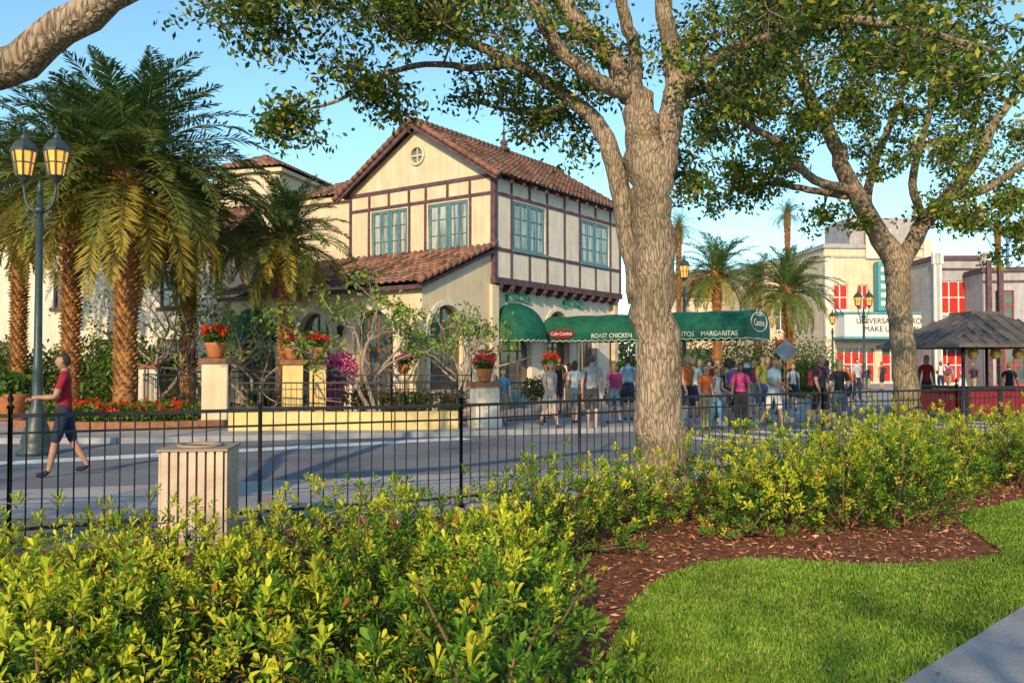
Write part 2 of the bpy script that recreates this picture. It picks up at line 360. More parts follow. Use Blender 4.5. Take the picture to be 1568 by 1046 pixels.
cA=colmix(R*nl,[(.035,.085,.013),(.05,.11,.016)],.2); cB=colmix(R*nl,[(.13,.26,.022),(.18,.31,.028),(.09,.19,.02)],.2); cC=colmix(R*nl,[(.52,.52,.03),(.62,.57,.05),(.38,.46,.028)],.15)
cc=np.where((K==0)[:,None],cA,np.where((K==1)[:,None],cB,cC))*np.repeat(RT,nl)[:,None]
brk=rng.random(R*nl)<.014; cc[brk]=(.45,.14,.03)
sz=np.repeat(rng.uniform(.65,1.1,R),nl)
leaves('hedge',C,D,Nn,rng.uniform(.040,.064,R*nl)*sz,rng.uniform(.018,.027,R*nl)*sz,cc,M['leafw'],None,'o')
stem.obj('hedge_stems',[M['stem']])
# =============== trees
def smooth_pts(pts,rad,sub=4):
    P_=[Vector(p) for p in pts]; out=[];ro=[]
    for i in range(len(P_)-1):
        p0=P_[max(i-1,0)];p1=P_[i];p2=P_[i+1];p3=P_[min(i+2,len(P_)-1)]
        for k in range(sub):
            t=k/sub
            out.append(.5*((2*p1)+(-p0+p2)*t+(2*p0-5*p1+4*p2-p3)*t*t+(-p0+3*p1-3*p2+p3)*t**3)); ro.append(rad[i]*(1-t)+rad[i+1]*t)
    out.append(P_[-1]);ro.append(rad[-1]); return out,ro
def oak(name,limbs,clusters,leafcols,lsize=.085,per=60,w=None,tipn=7,rs=1.):
    par=empty(name); mb=MB(); nodes=[]
    for L in limbs:
        pts=[l[0] for l in L]; rad=[l[1]*rs for l in L]
        pp,rr=smooth_pts(pts,rad,5)
        for i in range(1,len(pp)-1): pp[i]=pp[i]+Vector([random.gauss(0,rr[i]*.10) for _ in range(3)])
        mb.tube(pp,rr,16 if rr[0]>.15 else 9,0,.045)
        nodes+= [(p,r) for p,r in zip(pp,rr) if r<.2]
    NP=np.array([n[0][:] for n in nodes]); NR=[n[1] for n in nodes]
    clusters=sorted(clusters,key=lambda c:np.min(np.linalg.norm(NP-np.array(c[0]),axis=1)))
    LC=[];LT=[]
    for c,r in clusters:
        c=np.array(c); d=np.linalg.norm(NP-c,axis=1); i=int(np.argmin(d)); dist=d[i]
        if dist>.15:
            a=Vector(NP[i]); b=Vector(c); mid=(a+b)/2+Vector([random.gauss(0,.12*dist) for _ in range(3)])+Vector((0,0,.05*dist))
            r0=max(.012,min(NR[i]*.6,.012+.018*dist)); pp,rr=smooth_pts([a,mid,b],[r0,r0*.7,.008],3)
            mb.tube(pp,rr,5,0,0,False)
            NP=np.vstack([NP,np.array([p[:] for p in pp[2:]])]); NR+= rr[2:]
        tn=random.uniform(.7,1.25)
        for q in range(tipn):
            o=np.clip(rng.normal(0,.55,3),-1,1)*r*np.array([1,1,.7]); tip=c+o
            mb.tube([c,c+o*.5+rng.normal(0,.03,3),tip],[.008,.006,.003],3,0,0,False)
            LC.append(tip+rng.normal(0,1,(per//tipn,3))*np.array([.13,.13,.085])*(.6+r*.6)); LT.append(np.full(per//tipn,tn*random.uniform(.85,1.15)))
    mb.obj('trunk_and_limbs',[M['bark']],par)
    LC=np.concatenate(LC); LT=np.concatenate(LT); n=len(LC); D=runit(n); D[:,2]-=.25; Nn=runit(n); Nn[:,2]+=.6
    cc=colmix(n,leafcols,.25,w)*LT[:,None]
    leaves('leaves',LC,D,Nn,rng.uniform(.7,1.3,n)*lsize,rng.uniform(.4,.6,n)*lsize,cc,M['leaf'],par)
    return par
def ell(u,v,ru,rv,n,d0,d1,r=(.3,.6)):
    out=[]
    for _ in range(n):
        while True:
            a=random.uniform(-1,1);b=random.uniform(-1,1)
            if a*a+b*b<1: break
        d=random.uniform(d0,d1); out.append((P(u+a*ru,v+b*rv,d),random.uniform(*r)))
    return out
def limb(*a): return [(P(u,v,d),r) for u,v,d,r in a]
T1=[limb((1012,775,11,.46),(1010,715,11,.36),(1010,600,11,.295),(1003,450,11,.275),(1000,330,11,.27),(992,250,11,.28),(985,190,11,.23),(965,130,11.1,.17),(930,75,11.2,.13),(880,25,11.2,.12),(840,-60,11.3,.10),(800,-180,11.5,.08),(760,-420,11.8,.05)),
 limb((1000,290,11,.2),(1022,210,11,.18),(1035,130,11,.14),(1028,60,11,.12),(1018,-10,10.9,.11),(1030,-120,10.8,.09),(1060,-260,10.5,.06),(1040,-480,10.8,.035)),
 limb((985,460,11.1,.20),(962,350,11.15,.15),(942,250,11.2,.13),(915,185,11.3,.11),(860,140,11.5,.09),(790,95,11.7,.08),(720,62,12,.065),(650,30,12.2,.05),(590,-10,12.5,.035)),
 limb((965,140,11,.12),(905,115,10.8,.10),(850,60,10.6,.09),(820,0,10.5,.08),(790,-80,10.3,.06)),
 limb((970,160,11,.10),(975,80,10.9,.09),(955,10,10.8,.08),(950,-90,10.6,.06),(930,-200,10.4,.04)),
 limb((1035,140,11,.10),(1075,100,10.8,.085),(1130,70,10.5,.075),(1210,45,10.2,.065),(1300,25,9.8,.055),(1420,45,9.4,.04),(1530,75,9,.025)),
 limb((1030,150,11,.09),(1090,130,11.6,.08),(1160,110,12.2,.065),(1230,40,12.8,.05),(1290,-60,13.2,.035)),
 limb((790,95,11.7,.06),(720,100,11.5,.05),(650,95,11.3,.04),(580,115,11,.035),(520,150,10.8,.025),(470,165,10.6,.015)),
 limb((880,150,11.4,.06),(830,170,11.6,.04),(770,165,12,.03),(720,150,12.3,.02)),
 limb((840,-50,11.3,.08),(700,-70,11,.06),(560,-60,10.6,.045),(450,-30,10.2,.03),(360,20,10,.018)),
]
c1=(ell(760,15,170,70,44,10,13)+ell(620,-15,180,60,36,10,12.5)+ell(400,10,100,45,20,9.8,10.8,(.25,.45))+ell(520,110,45,30,6,10.4,11.2,(.25,.35))
 +ell(462,190,42,42,9,10.3,10.9,(.2,.35))+ell(590,150,36,45,8,10.6,11.4,(.2,.32))+ell(740,135,60,28,8,11.5,12.5,(.2,.35))+ell(865,200,55,40,12,11,12.3,(.25,.4))+ell(900,95,70,70,11,11,13,(.25,.4))
 +ell(1130,60,120,70,30,9.8,12.5)+ell(1330,30,190,65,44,9,12)+ell(1510,90,80,60,14,8.8,10,(.25,.45))+ell(1100,165,50,50,9,11,12.5,(.25,.4))+ell(1060,270,30,40,5,11.6,12.5,(.2,.35))
 +ell(900,-160,420,150,44,8.5,14,(.4,.7))+ell(1300,-160,260,110,22,8.5,13,(.4,.7))+ell(950,-480,380,190,30,9,14,(.5,.8)))
GL=[(.05,.10,.016),(.09,.16,.022),(.20,.25,.03),(.42,.36,.045)]  # golden tone puts sunlit leaves into the leaf colour
oak('oak_tree',T1,c1,GL,.098,98,[.35,.33,.21,.11])
T2=[limb((1390,715,16,.40),(1388,640,16,.29),(1385,560,16,.26),(1378,470,16,.25),(1374,400,16,.28),(1345,355,16,.22),(1310,290,15.8,.19),(1280,220,15.6,.16),(1245,150,15.4,.12),(1215,70,15,.08)),
 limb((1378,415,16,.2),(1410,350,16.1,.19),(1455,300,16.3,.16),(1500,240,16.6,.13),(1540,170,17,.10),(1600,90,17.5,.06)),
 limb((1345,355,16,.12),(1330,310,16.6,.12),(1345,240,17,.10),(1375,170,17.2,.08),(1400,80,17.4,.05)),
 limb((1310,290,15.8,.11),(1250,275,15.5,.10),(1190,215,15.2,.085),(1130,180,15,.065),(1070,150,14.8,.035)),
 limb((1300,300,15.8,.09),(1240,290,16.5,.08),(1180,280,17,.06),(1120,290,17.4,.03)),
 limb((1420,340,16.1,.1),(1400,280,15.6,.09),(1420,200,15.2,.07),(1440,120,15,.04)),
 limb((1455,300,16.3,.1),(1510,290,15.8,.09),(1570,250,15.4,.07),(1640,200,15,.04)),]
c2=(ell(1150,190,100,60,27,14,17,(.25,.45))+ell(1110,290,75,35,15,15.5,18,(.2,.4))+ell(1240,130,110,80,32,14,18,(.25,.5))+ell(1400,150,150,110,52,14,19,(.25,.5))+ell(1520,240,90,80,30,14,17.5,(.25,.5))
 +ell(1440,320,60,30,8,15,17,(.2,.35))+ell(1290,330,40,30,5,15.5,16.5,(.2,.35))+ell(1530,360,50,40,8,14.5,16,(.2,.35))+ell(1340,-20,230,80,30,13,18,(.4,.7))+ell(1660,170,80,160,14,14,18)+ell(1190,260,50,30,7,15,17,(.2,.35)))
oak('oak_tree',T2,c2,[(.06,.12,.016),(.12,.19,.02),(.25,.29,.03),(.48,.40,.05)],.115,98,[.28,.33,.25,.14],7,.84)  # brighter palette, its gold again paints sunlight on some leaves
T3=[[((-5.0,5.2,-.1),.30),((-4.9,5.2,1.4),.24),((-4.6,5.1,2.8),.20),((-3.65,5.0,3.2),.145),((-3.02,5.0,3.40),.11),((-2.35,4.9,3.80),.10),((-1.4,4.8,4.3),.09),((-.4,4.6,4.9),.05)],
    [((-4.7,5.15,2.6),.16),((-5.0,5.6,3.8),.13),((-5.2,6.1,5.2),.10),((-5.0,6.6,6.6),.06)],
    [((-4.8,5.15,2.4),.14),((-5.8,4.6,3.6),.11),((-6.8,3.9,4.8),.08),((-7.2,3.5,6.0),.04)]]
c3=[((random.gauss(-4.6,1.6),random.gauss(5.3,1.3),random.uniform(5.4,8.4)),random.uniform(.4,.6)) for _ in range(46)]
c3=[c for c in c3 if not (c[0][2]<H0+555/F*c[0][1]*1.05 and c[0][0]>-.62*c[0][1])]
oak('oak_tree',T3,c3,GL,.085,70)
def backtree(x,y,n,z0,z1,s):
    L=[[((x,y,-.1),.26),((x,y,1.4),.17),((x+.2,y,2.6),.12),((x+.7,y+.3,4.2),.07),((x+1.2,y,6),.035)],
       [((x+.1,y,2.4),.08),((x-.8,y+.2,4.0),.05),((x-1.6,y-.3,5.6),.03)],[((x+.1,y,2.4),.07),((x+.4,y+.9,4.0),.045),((x+.2,y+1.5,5.4),.03)]]
    c=[((random.gauss(x,s),random.gauss(y,s*.7),random.uniform(z0,z1)),random.uniform(.35,.5)) for _ in range(n)]
    oak('oak_tree',L,c,GL,.14,60)
backtree(-.6,-9.6,10,4.6,6.0,.7)
backtree(2.9,-7.2,9,4.6,6.2,.8)
backtree(-9.5,-5.0,34,6.0,10.5,2.2)  # extra unseen oak, added to throw dappled shade on the street
# =============== palms
def palm(x,y,zc,L,nf=70,tr=.23,seed=0,gold=.3,lean=0,m=56,bright=1.):
    par=empty('palm_tree'); random.seed(seed); r2=np.random.default_rng(seed)
    mb=MB(); pts=[(x+lean*math.sin(i/6*1.5),y,zc*i/6-.05*(i==0)) for i in range(7)]
    mb.tube(pts,[tr*1.35,tr,tr*.92,tr*.9,tr*.95,tr*1.15,tr*1.3],14,0,.05)
    nsc=int(zc/.11)
    for i in range(nsc):
        z=.15+i*.11; 
        for k in range(9):
            a=(k+.5*(i%2))*2*math.pi/9+i*.1; rr=tr*(.95 if z<zc*.7 else .95+.35*(z/zc-.7)/.3)
            c=Vector((x+lean*math.sin(z/zc*1.5)+rr*math.cos(a),y+rr*math.sin(a),z)); o=Vector((math.cos(a),math.sin(a),0)); t=Vector((-o.y,o.x,0))
            u=(.06+.08*(z/zc))*random.uniform(.6,1.7)
            mb.add([c-t*.055,c+t*.055,c+o*u+t*.03+Vector((0,0,.11)),c+o*u-t*.03+Vector((0,0,.11)),c+Vector((0,0,.12))],[(0,1,2,3),(2,1,4),(0,3,4),(3,2,4)])
    mb.obj('trunk',[M['palmtrunk']],par)
    LC=[];LD=[];LN=[];LL=[];LW=[];LCc=[]; rb=MB()
    base=np.array([x+lean,y,zc])
    for f in range(nf):
        q=f/nf; azm=f*2.39996+r2.normal(0,.2); e0=math.radians(84-q*120+r2.normal(0,8)); Lf=L*(.85+.15*math.sin(q*3.1))*r2.uniform(.82,1.1)
        droop=math.radians(56+25*math.cos(e0)+r2.normal(0,8)); ns=22; tw=r2.normal(0,.3)
        p=base+np.array([math.cos(azm),math.sin(azm),0])*tr*.8*math.cos(e0)+np.array([0,0,-.3*q]); P_=[p.copy()];T_=[]
        for i in range(ns):
            t=i/ns; e=e0-droop*t**1.4
            e=max(e,math.radians(-88)); a2=azm+tw*t; d=np.array([math.cos(a2)*math.cos(e),math.sin(a2)*math.cos(e),math.sin(e)]); T_.append(d); p=p+d*Lf/ns; P_.append(p.copy())
        T_.append(T_[-1]); rb.tube(P_,[.025*(1-.8*i/ns) for i in range(ns+1)],3,0,0,False)
        ts=np.linspace(.10,.99,m); idx=ts*ns; i0=np.minimum(idx.astype(int),ns-1); fr=(idx-i0)[:,None]
        PP=np.array(P_);TT=np.array(T_); pos=PP[i0]*(1-fr)+PP[i0+1]*fr; tan=TT[i0]
        side=np.array([-math.sin(azm),math.cos(azm),0]); up=np.cross(tan,side); up*=np.sign(up[:,2:3]+1e-6)
        ll=(L*.17)*np.sin(np.clip(ts*.9+.12,0,1)*np.pi)**.6*(1-.25*ts)+.06
        gcol=np.array([.36,.27,.05]) if (q>.78 and r2.random()<.8) else None
        for s in(-1,1):
            dr=tan*.75+side*s*.8+up*.3+r2.normal(0,.16,(m,3)); dr[:,2]-=.12
            LC.append(pos);LD.append(dr);LN.append(up+r2.normal(0,.2,(m,3)));LL.append(ll*r2.uniform(.8,1.1,m));LW.append(np.full(m,.040*L/3))
            c=colmix(m,[(.045,.10,.028),(.075,.14,.035),(.12,.18,.045)],.2)*bright
            if q>.5: c=c*(1-gold)+np.array([.34,.28,.05])*gold
            if gcol is not None: c=c*.3+gcol
            LCc.append(c)
    leaves('fronds',np.concatenate(LC),np.concatenate(LD),np.concatenate(LN),np.concatenate(LL),np.concatenate(LW),np.concatenate(LCc),M['leaf'],par)
    rb.obj('frond_stalks',[mat('palm_stalk',(.22,.2,.06))],par)
palm(PX(192,23),23,PZ(265,23),4.2,125,.27,1,.28,0,64)
palm(PX(108,26),26,PZ(265,26),3.8,95,.24,2,.2)
palm(PX(288,28),28,PZ(335,28),3.2,80,.22,3,.2)
palm(PX(437,25.6),25.6,PZ(362,25.6),2.4,80,.18,4,.25)
palm(PX(28,30),30,PZ(290,30),3.5,70,.24,8,.2)
palm(PX(1098,46),46,PZ(415,46),2.8,70,.2,5,.15,0,56,1.6)
palm(PX(1208,42),42,PZ(440,42),2.8,75,.2,6,.15,0,56,1.6)
palm(PX(1160,60),60,PZ(430,60),2.8,50,.2,16,.1,0,40,1.4)
for u,v,d in ((1207,325,75),(1040,345,70),(1530,345,80),(1275,400,85)): palm(PX(u,d),d,PZ(v,d),1.8,40,.16,int(u),.1,0,36,1.3)
# =============== restaurant building
th=math.atan2(.817,.576)
B=empty('restaurant_building',(-.62,30,0),th)
LW_,RW=7.25,9.43
st=MB(); tp=.05
def trimR(a0,z0,a1,z1): st.box((a0,-tp,z0),(a1,.02,z1))
def trimL(b0,z0,b1,z1): st.box((-tp,b0,z0),(.02,b1,z1))
winR=[(1.15,3.3),(6.0,8.4)]; winL=[(1.2,3.1),(4.15,6.05)]; wz=(5.78,7.56)
curve_wall('upper_wall_right',rect(0,4.5,RW,8.45),[rect(a,wz[0],b,wz[1]) for a,b in winR],.2,M['stucco2'],B,(0,.1,0),(1,0,0))
curve_wall('upper_wall_left',[(0,4.5),(LW_,4.5),(LW_,8.45),(LW_/2,10.62),(0,8.45)],[rect(a,wz[0],b,wz[1]) for a,b in winL]+[[(LW_/2+.3*math.cos(t*math.pi/10),9.5+.3*math.sin(t*math.pi/10)) for t in range(20)]],.2,M['stucco'],B,(.1,0.0,0),(0,1,0))
wb=MB(); wb.box((.3,LW_-.2,0),(RW,LW_,8.4)); wb.box((RW-.2,.25,0),(RW-.002,LW_-.25,8.4)); wb.box((.25,.25,4.5),(RW-.25,LW_-.25,4.6)); wb.obj('rear_walls',[M['stucco']],B)
for (a0,a1,f) in [(-.07,.12,trimR),(RW-.12,RW+.02,trimR)]: f(a0,4.62,a1,8.3)
trimL(-.03,4.62,.14,8.3); trimL(LW_-.12,4.62,LW_,8.3)
for z0,z1 in((8.24,8.38),(7.63,7.74),(5.64,5.75)):
    st.box((.125,-tp+.005,z0),(RW-.125,.02,z1)); st.box((-tp+.005,.145,z0),(.02,LW_-.125,z1))
st.box((-.10,-.10,4.45),(RW+.05,.12,4.68)); st.box((-.1,.125,4.45),(.1,LW_,4.68))
for a in(1.02,2.2,3.42,4.7,5.88,7.2,8.5): 
    st.box((a-.05,-tp+.01,7.745),(a+.05,.02,8.235)); st.box((a-.05,-tp+.01,4.685),(a+.05,.02,5.635))
for a in(1.02,3.42,4.7,5.88,8.5): st.box((a-.05,-tp+.01,5.755),(a+.05,.02,7.625))
for b in(1.1,2.15,3.2,4.05,5.1,6.15): st.box((-tp+.01,b-.05,7.745),(.02,b+.05,8.235))
for b in(1.08,3.22,4.03,6.17): st.box((-tp+.01,b-.05,5.755),(.02,b+.05,7.625))
for i in range(13):
    a=.3+i*.73; st.box((a-.07,.02,4.22),(a+.07,.34,4.44)); st.box((a-.07,-.12,4.30),(a+.07,.018,4.445))
st.obj('timber_trim',[M['timber']],B)
def windowset(origin_fn,wins,z0,z1,parent,fm='teal'):
    fr=MB();gl=MB()
    for a,b in wins:
        w_=(b-a); half=w_/2
        for s in range(2):
            x0=a+s*half+.03; x1=a+(s+1)*half-.03
            def bx(m,p,q,d0,d1): m.box(origin_fn(p[0],d0,p[1]),origin_fn(q[0],d1,q[1]))
            bx(fr,(x0,z0),(x0+.09,z1),.03,.12);bx(fr,(x1-.09,z0),(x1,z1),.03,.12)
            bx(fr,(x0+.09,z1-.09),(x1-.09,z1),.035,.12);bx(fr,(x0+.09,z0),(x1-.09,z0+.09),.035,.12)
            mid=(x0+x1)/2; bx(fr,(mid-.045,z0+.09),(mid+.045,z1-.09),.04,.11)
            for k in range(1,3):
                zz=z0+(z1-z0)*k/3; bx(fr,(x0+.09,zz-.012),(mid-.046,zz+.012),.05,.10); bx(fr,(mid+.046,zz-.012),(x1-.09,zz+.012),.05,.10)
            bx(gl,(x0+.01,z0+.01),(x1-.01,z1-.01),.085,.095)
        bx(fr,(a-.08,z0-.10),(b+.08,z0-.002),-.08,.1)
        bx(fr,((a+b)/2-.029,z0),((a+b)/2+.029,z1),.06,.15)
    fr.obj('window_frames',[M[fm]],parent); gl.obj('window_panes',[M['curtain']],parent)
windowset(lambda x,d,z:(x,d,z),winR,wz[0],wz[1],B)
windowset(lambda x,d,z:(d,x,z),winL,wz[0],wz[1],B)
mb=MB(); 
for t in range(20):
    a=t*math.pi/10;a2=(t+1)*math.pi/10
    mb.beam((-.04,LW_/2+.34*math.cos(a),9.5+.34*math.sin(a)),(-.04,LW_/2+.34*math.cos(a2),9.5+.34*math.sin(a2)),.1,.08)
mb.beam((0,LW_/2-.3,9.5),(0,LW_/2+.3,9.5),.05,.06);mb.beam((0,LW_/2,9.2),(0,LW_/2,9.8),.05,.06)
mb.obj('round_vent',[M['stucco']],B)
mb=MB(); mb.box((.05,LW_/2-.4,9.1),(.3,LW_/2+.4,9.9)); mb.obj('vent_recess',[M['teal']],B)
sl_=(10.72-8.5)/(LW_/2); cs=1/math.sqrt(1+sl_*sl_)
for sgn,nm in((1,'roof_right'),(-1,'roof_left')):
    b0=-.45 if sgn==1 else LW_+.45
    tile_roof(nm,B,(-.4,b0,8.5-.45*sl_),(1,0,0),RW+1.2,(0,sgn*cs,sl_*cs),(LW_/2+.45)/cs)
mb=MB(); 
for i in range(36):
    a=-.42+i*.3; mb.tube([(a,LW_/2,10.78),(a+.33,LW_/2,10.82)],[.11,.13],8)
for sgn in(0,1):
    b0=-.5 if sgn==0 else LW_+.5
    n=15
    for i in range(n):
        t0=i/n;t1=(i+1.1)/n
        q0=(-.42,b0+(LW_/2-b0)*t0,8.5-.5*sl_+(10.8-8.5+.5*sl_)*t0); q1=(-.42,b0+(LW_/2-b0)*t1,8.5-.5*sl_+(10.8-8.5+.5*sl_)*t1)
        mb.tube([q0,q1],[.12,.09],8)
mb.obj('ridge_tiles',[mat('ridge_tile',(.30,.14,.09),(.15,.075,.055),.85,5)],B)
mb=MB()
for i in range(14):
    a=-.2+i*.76; mb.beam((a,.2,8.5-.08),(a,-.42,8.5-.42*sl_-.14),.09,.12)
mb.beam((-.38,-.42,8.10),(-.38,LW_/2,8.10+sl_*(LW_/2+.42)),.07,.16); mb.beam((-.38,LW_+.42,8.10),(-.38,LW_/2,8.10+sl_*(LW_/2+.42)),.07,.16)
mb.obj('rafters',[M['timber']],B)
mb=MB(); mb.lathe((5.6,LW_/2,10.8),[(.25,0),(.3,.1),(.12,.25),(.18,.4),(.06,.55),(.03,.9),(.01,1.7)],10); mb.obj('roof_finial',[M['timber']],B)
lowholes=[arch(.5,2.9,.05,3.1),arch(3.9,5.6,.05,3.7),arch(6.4,7.9,.05,3.5)]
curve_wall('lower_wall_right',rect(0,0,RW,4.46),lowholes,.3,M['stucco2'],B,(0,.5,0),(1,0,0))
curve_wall('wing_side_wall',[(0,0),(3.75,0),(3.75,5.6),(0,4.15)],[arch(.35,2.15,.75,3.55)],.3,M['stucco'],B,(-3.75,.25,0),(1,0,0))
curve_wall('wing_front_wall',rect(0.4,0,10,4.15),[arch(1.3,3.1,.05,3.4),arch(4.3,6.0,.05,3.4),arch(7.2,9.3,.05,3.3)],.3,M['stucco'],B,(-3.6,0,0),(0,1,0))
curve_wall('wing_end_wall',[(0,0),(3.75,0),(3.75,5.5),(0,4.1)],[],.2,M['stucco'],B,(-3.75,9.9,0),(1,0,0))
mb=MB(); mb.box((.0,1.3,.02),(RW-.3,1.35,4.4)); mb.box((-3.2,1.2,.02),(-.02,1.25,4.0)); mb.box((-2.4,1.3,.02),(-2.35,9.7,4.0)); mb.obj('interior',[M['dark']],B)
tr=MB()
def surround(fn,a,c,z0,z1,wd=.16,pr=.05):
    r=(c-a)/2; zc=z1-r; n=14
    tr.box(fn(a-wd,-pr,z0),fn(a,.06,zc)); tr.box(fn(c,-pr,z0),fn(c+wd,.06,zc))
    for i in range(n):
        t0=math.pi*i/n;t1=math.pi*(i+1)/n; q=[]
        for t in(t0,t1):
            for rr in(r,r+wd):
                for dp in(-pr,.06): q.append(fn((a+c)/2+rr*math.cos(t),dp,zc+rr*math.sin(t)))
        tr.add(q,[(0,2,6,4),(1,5,7,3),(0,1,3,2),(4,6,7,5),(2,3,7,6),(0,4,5,1)])
fR=lambda x,d,z:(x,.35+d,z); fS=lambda x,d,z:(x,.10+d,z); fF=lambda x,d,z:(-3.75+d,x,z)
surround(fR,3.9,5.6,0,3.7);surround(fR,6.4,7.9,0,3.5);surround(fS,-3.4,-1.6,.75,3.55);surround(fF,1.3,3.1,0,3.4);surround(fF,4.3,6.0,0,3.4)
tr.box((-3.5,-.0,.6),(-1.5,.09,.74))
tr.obj('arch_surrounds',[M['stucco2']],B)
dr=MB();dg_=MB()
def door(fn,a,c,z0,z1,mode=0):
    n=4
    for i in range(n+1):
        x=a+(c-a)*i/n; dr.box(fn(x-.045,.22,z0),fn(x+.045,.28,z1))
    for k in range(6):
        z=z0+(z1-z0)*k/5
        for i in range(n):
            x=a+(c-a)*i/n; dr.box(fn(x+.046,.225,z-.03),fn(x+(c-a)/n-.046,.275,z+.03))
    dg_.box(fn(a,.245,z0),fn(c,.255,z1))
door(fR,.55,2.85,.7,3.0);door(fR,3.95,5.55,.1,3.6);door(fR,6.45,7.85,.1,3.4);door(fS,-3.4,-1.6,.78,3.5);door(fF,1.3,3.1,.1,3.35);door(fF,4.3,6.0,.1,3.35);door(fF,7.2,9.3,.1,3.25)
dr.obj('door_mullions',[mat('door_frame',(.24,.13,.08),(.16,.09,.05),.6,6)],B); dg_.obj('door_glass',[M['glass']],B)
mb=MB(); mb.box((.35,.25,0),(3.1,.34,.7)); mb.obj('storefront_base',[M['teal']],B)
mb=MB(); mb.box((-.15,-.02,0),(.25,.33,4.4)); mb.box((RW-.3,.1,0),(RW,.34,4.4)); mb.obj('pilasters',[M['stucco']],B)
mb=MB()
for fn,x in((fR,3.3),(fR,6.0),(fS,-1.0),(fF,3.7),(fF,6.6)):
    c=fn(x,-.12,2.7); mb.lathe(c,[(.02,-.2),(.08,-.12),(.11,.12),(.13,.14),(.02,.26)],6); mb.beam(fn(x,.0,2.75),c,.04)
mb.obj('wall_lanterns',[M['iron']],B)
sh=(5.85-4.3)/3.9; cs2=1/math.sqrt(1+sh*sh)
tile_roof('wing_roof',B,(-4.1,-.05,4.15),(0,1,0),10.5,(cs2,0,sh*cs2),4.1/cs2)
mb=MB()
for i in range(13):
    t=i/13;t1=(i+1.15)/13; mb.tube([(-4.12+4.1*t,-.08,4.22+1.64*t),(-4.12+4.1*t1,-.08,4.25+1.64*t1)],[.12,.09],8)
mb.obj('wing_verge_tiles',[bpy.data.materials['ridge_tile']],B)
mb=MB(); mb.beam((-4.05,-.02,4.02),(-.0,-.02,5.62),.08,.12); mb.beam((-4.0,0,4.05),(-4.0,10.3,4.05),.08,.14); mb.obj('wing_fascia',[M['timber']],B)
for a in(1.9,5.9):
    mb=MB(); n=8
    for i in range(n):
        x0=a-.75+1.5*i/n;x1=a-.75+1.5*(i+1)/n; f=lambda x:.12*math.cos((x-a)*2.0)
        mb.add([(x0,.26,3.85+f(x0)),(x1,.26,3.85+f(x1)),(x1,.26,4.13+f(x1)),(x0,.26,4.13+f(x0)),(x0,.33,3.85+f(x0)),(x1,.33,3.85+f(x1)),(x1,.33,4.13+f(x1)),(x0,.33,4.13+f(x0))],[(0,1,2,3),(7,6,5,4),(3,2,6,7),(1,0,4,5)])
    s_=mb.obj('ribbon_sign',[mat('ribbon_green',(.10,.42,.25))],B)
    textobj('ribbon_text','RESTAURANT' if a<3 else 'CANTINA',.2,M['white'],B,(a,.25,4.06),(1,0,0),.004)
def dome_awning(fn,c,wd,z0,z1,dep,name):
    V=[];nu=16;nv=8;mb=MB()
    for i in range(nu+1):
        t=math.pi*i/nu
        for j in range(nv+1):
            p=math.pi/2*j/nv
            V.append(fn(c-wd/2*math.cos(t)*math.cos(p),-dep*math.sin(t)*math.cos(p),z0+(z1-z0)*math.sin(p)))
    fs=[(i*(nv+1)+j,(i+1)*(nv+1)+j,(i+1)*(nv+1)+j+1,i*(nv+1)+j+1) for i in range(nu) for j in range(nv)]
    mb.add(V,fs,0,True)
    V=[];n=64
    for i in range(n+1):
        t=math.pi*i/n; x=c-wd/2*math.cos(t); d=-dep*math.sin(t); V+= [fn(x,d,z0),fn(x,d,z0-.16-.07*abs(math.sin(i*math.pi/4)))]
    fs=[(2*i,2*i+2,2*i+3,2*i+1) for i in range(n)]
    mb.add(V,fs,0,False); mb.obj(name,[M['awning']],B)
    mb=MB(); 
    for i in range(n):
        t0=math.pi*i/n; t1=math.pi*(i+1)/n
        a=fn(c-wd/2*math.cos(t0)*1.005,-dep*math.sin(t0)*1.005,z0-.17-.07*abs(math.sin(i*math.pi/4))); b=fn(c-wd/2*math.cos(t1)*1.005,-dep*math.sin(t1)*1.005,z0-.17-.07*abs(math.sin((i+1)*math.pi/4)))
        mb.beam(a,b,.02)
    mb.obj(name+'_edging',[M['white']],B)
dome_awning(fR,1.7,2.9,2.65,3.85,1.1,'dome_awning')
dome_awning(fF,8.25,2.3,2.6,3.7,1.0,'dome_awning_side')
ca0,ca1,cb0,cb1=3.5,5.8,.3,-7.9; zb,zt=2.76,3.48
prof=[]
n=12
for i in range(n+1):
    t=math.pi*i/n; x=(ca0+ca1)/2-(ca1-ca0)/2*math.copysign(abs(math.cos(t))**.75,math.cos(t)); z=zb+(zt-zb)*math.sin(t)**.8
    prof.append((x,z))
mb=MB(); nb=36; V=[];fs=[]
for j in range(nb+1):
    b=cb0+(cb1-cb0)*j/nb
    for i,(x,z) in enumerate(prof):
        sag=-.035*(math.sin(j*math.pi/6)**2)*math.sin(math.pi*i/n); V.append((x,b,z+sag))
m=n+1
for j in range(nb):
    for i in range(n): fs.append((j*m+i,(j+1)*m+i,(j+1)*m+i+1,j*m+i+1))
mb.add(V,fs,0,True)
mb.add([(x,cb1,z) for x,z in prof],[tuple(range(m))],0)
ed=MB()
def scallop(p,q,z,drop=.27):
    p=Vector(p);q=Vector(q);L=(q-p).length;k=int(L/.035);V=[]
    for i in range(k+1):
        c=p+(q-p)*i/k; V+=[(c.x,c.y,z),(c.x,c.y,z-drop-.05*abs(math.sin(i*math.pi/8)))]
    mb.add(V,[(2*i,2*i+2,2*i+3,2*i+1) for i in range(k)],0)
    for i in range(k): ed.beam(V[2*i+1],V[2*i+3],.018)
scallop((ca0,cb0,0),(ca0,cb1,0),zb);scallop((ca0,cb1,0),(ca1,cb1,0),zb);scallop((ca1,cb1,0),(ca1,cb0,0),zb)
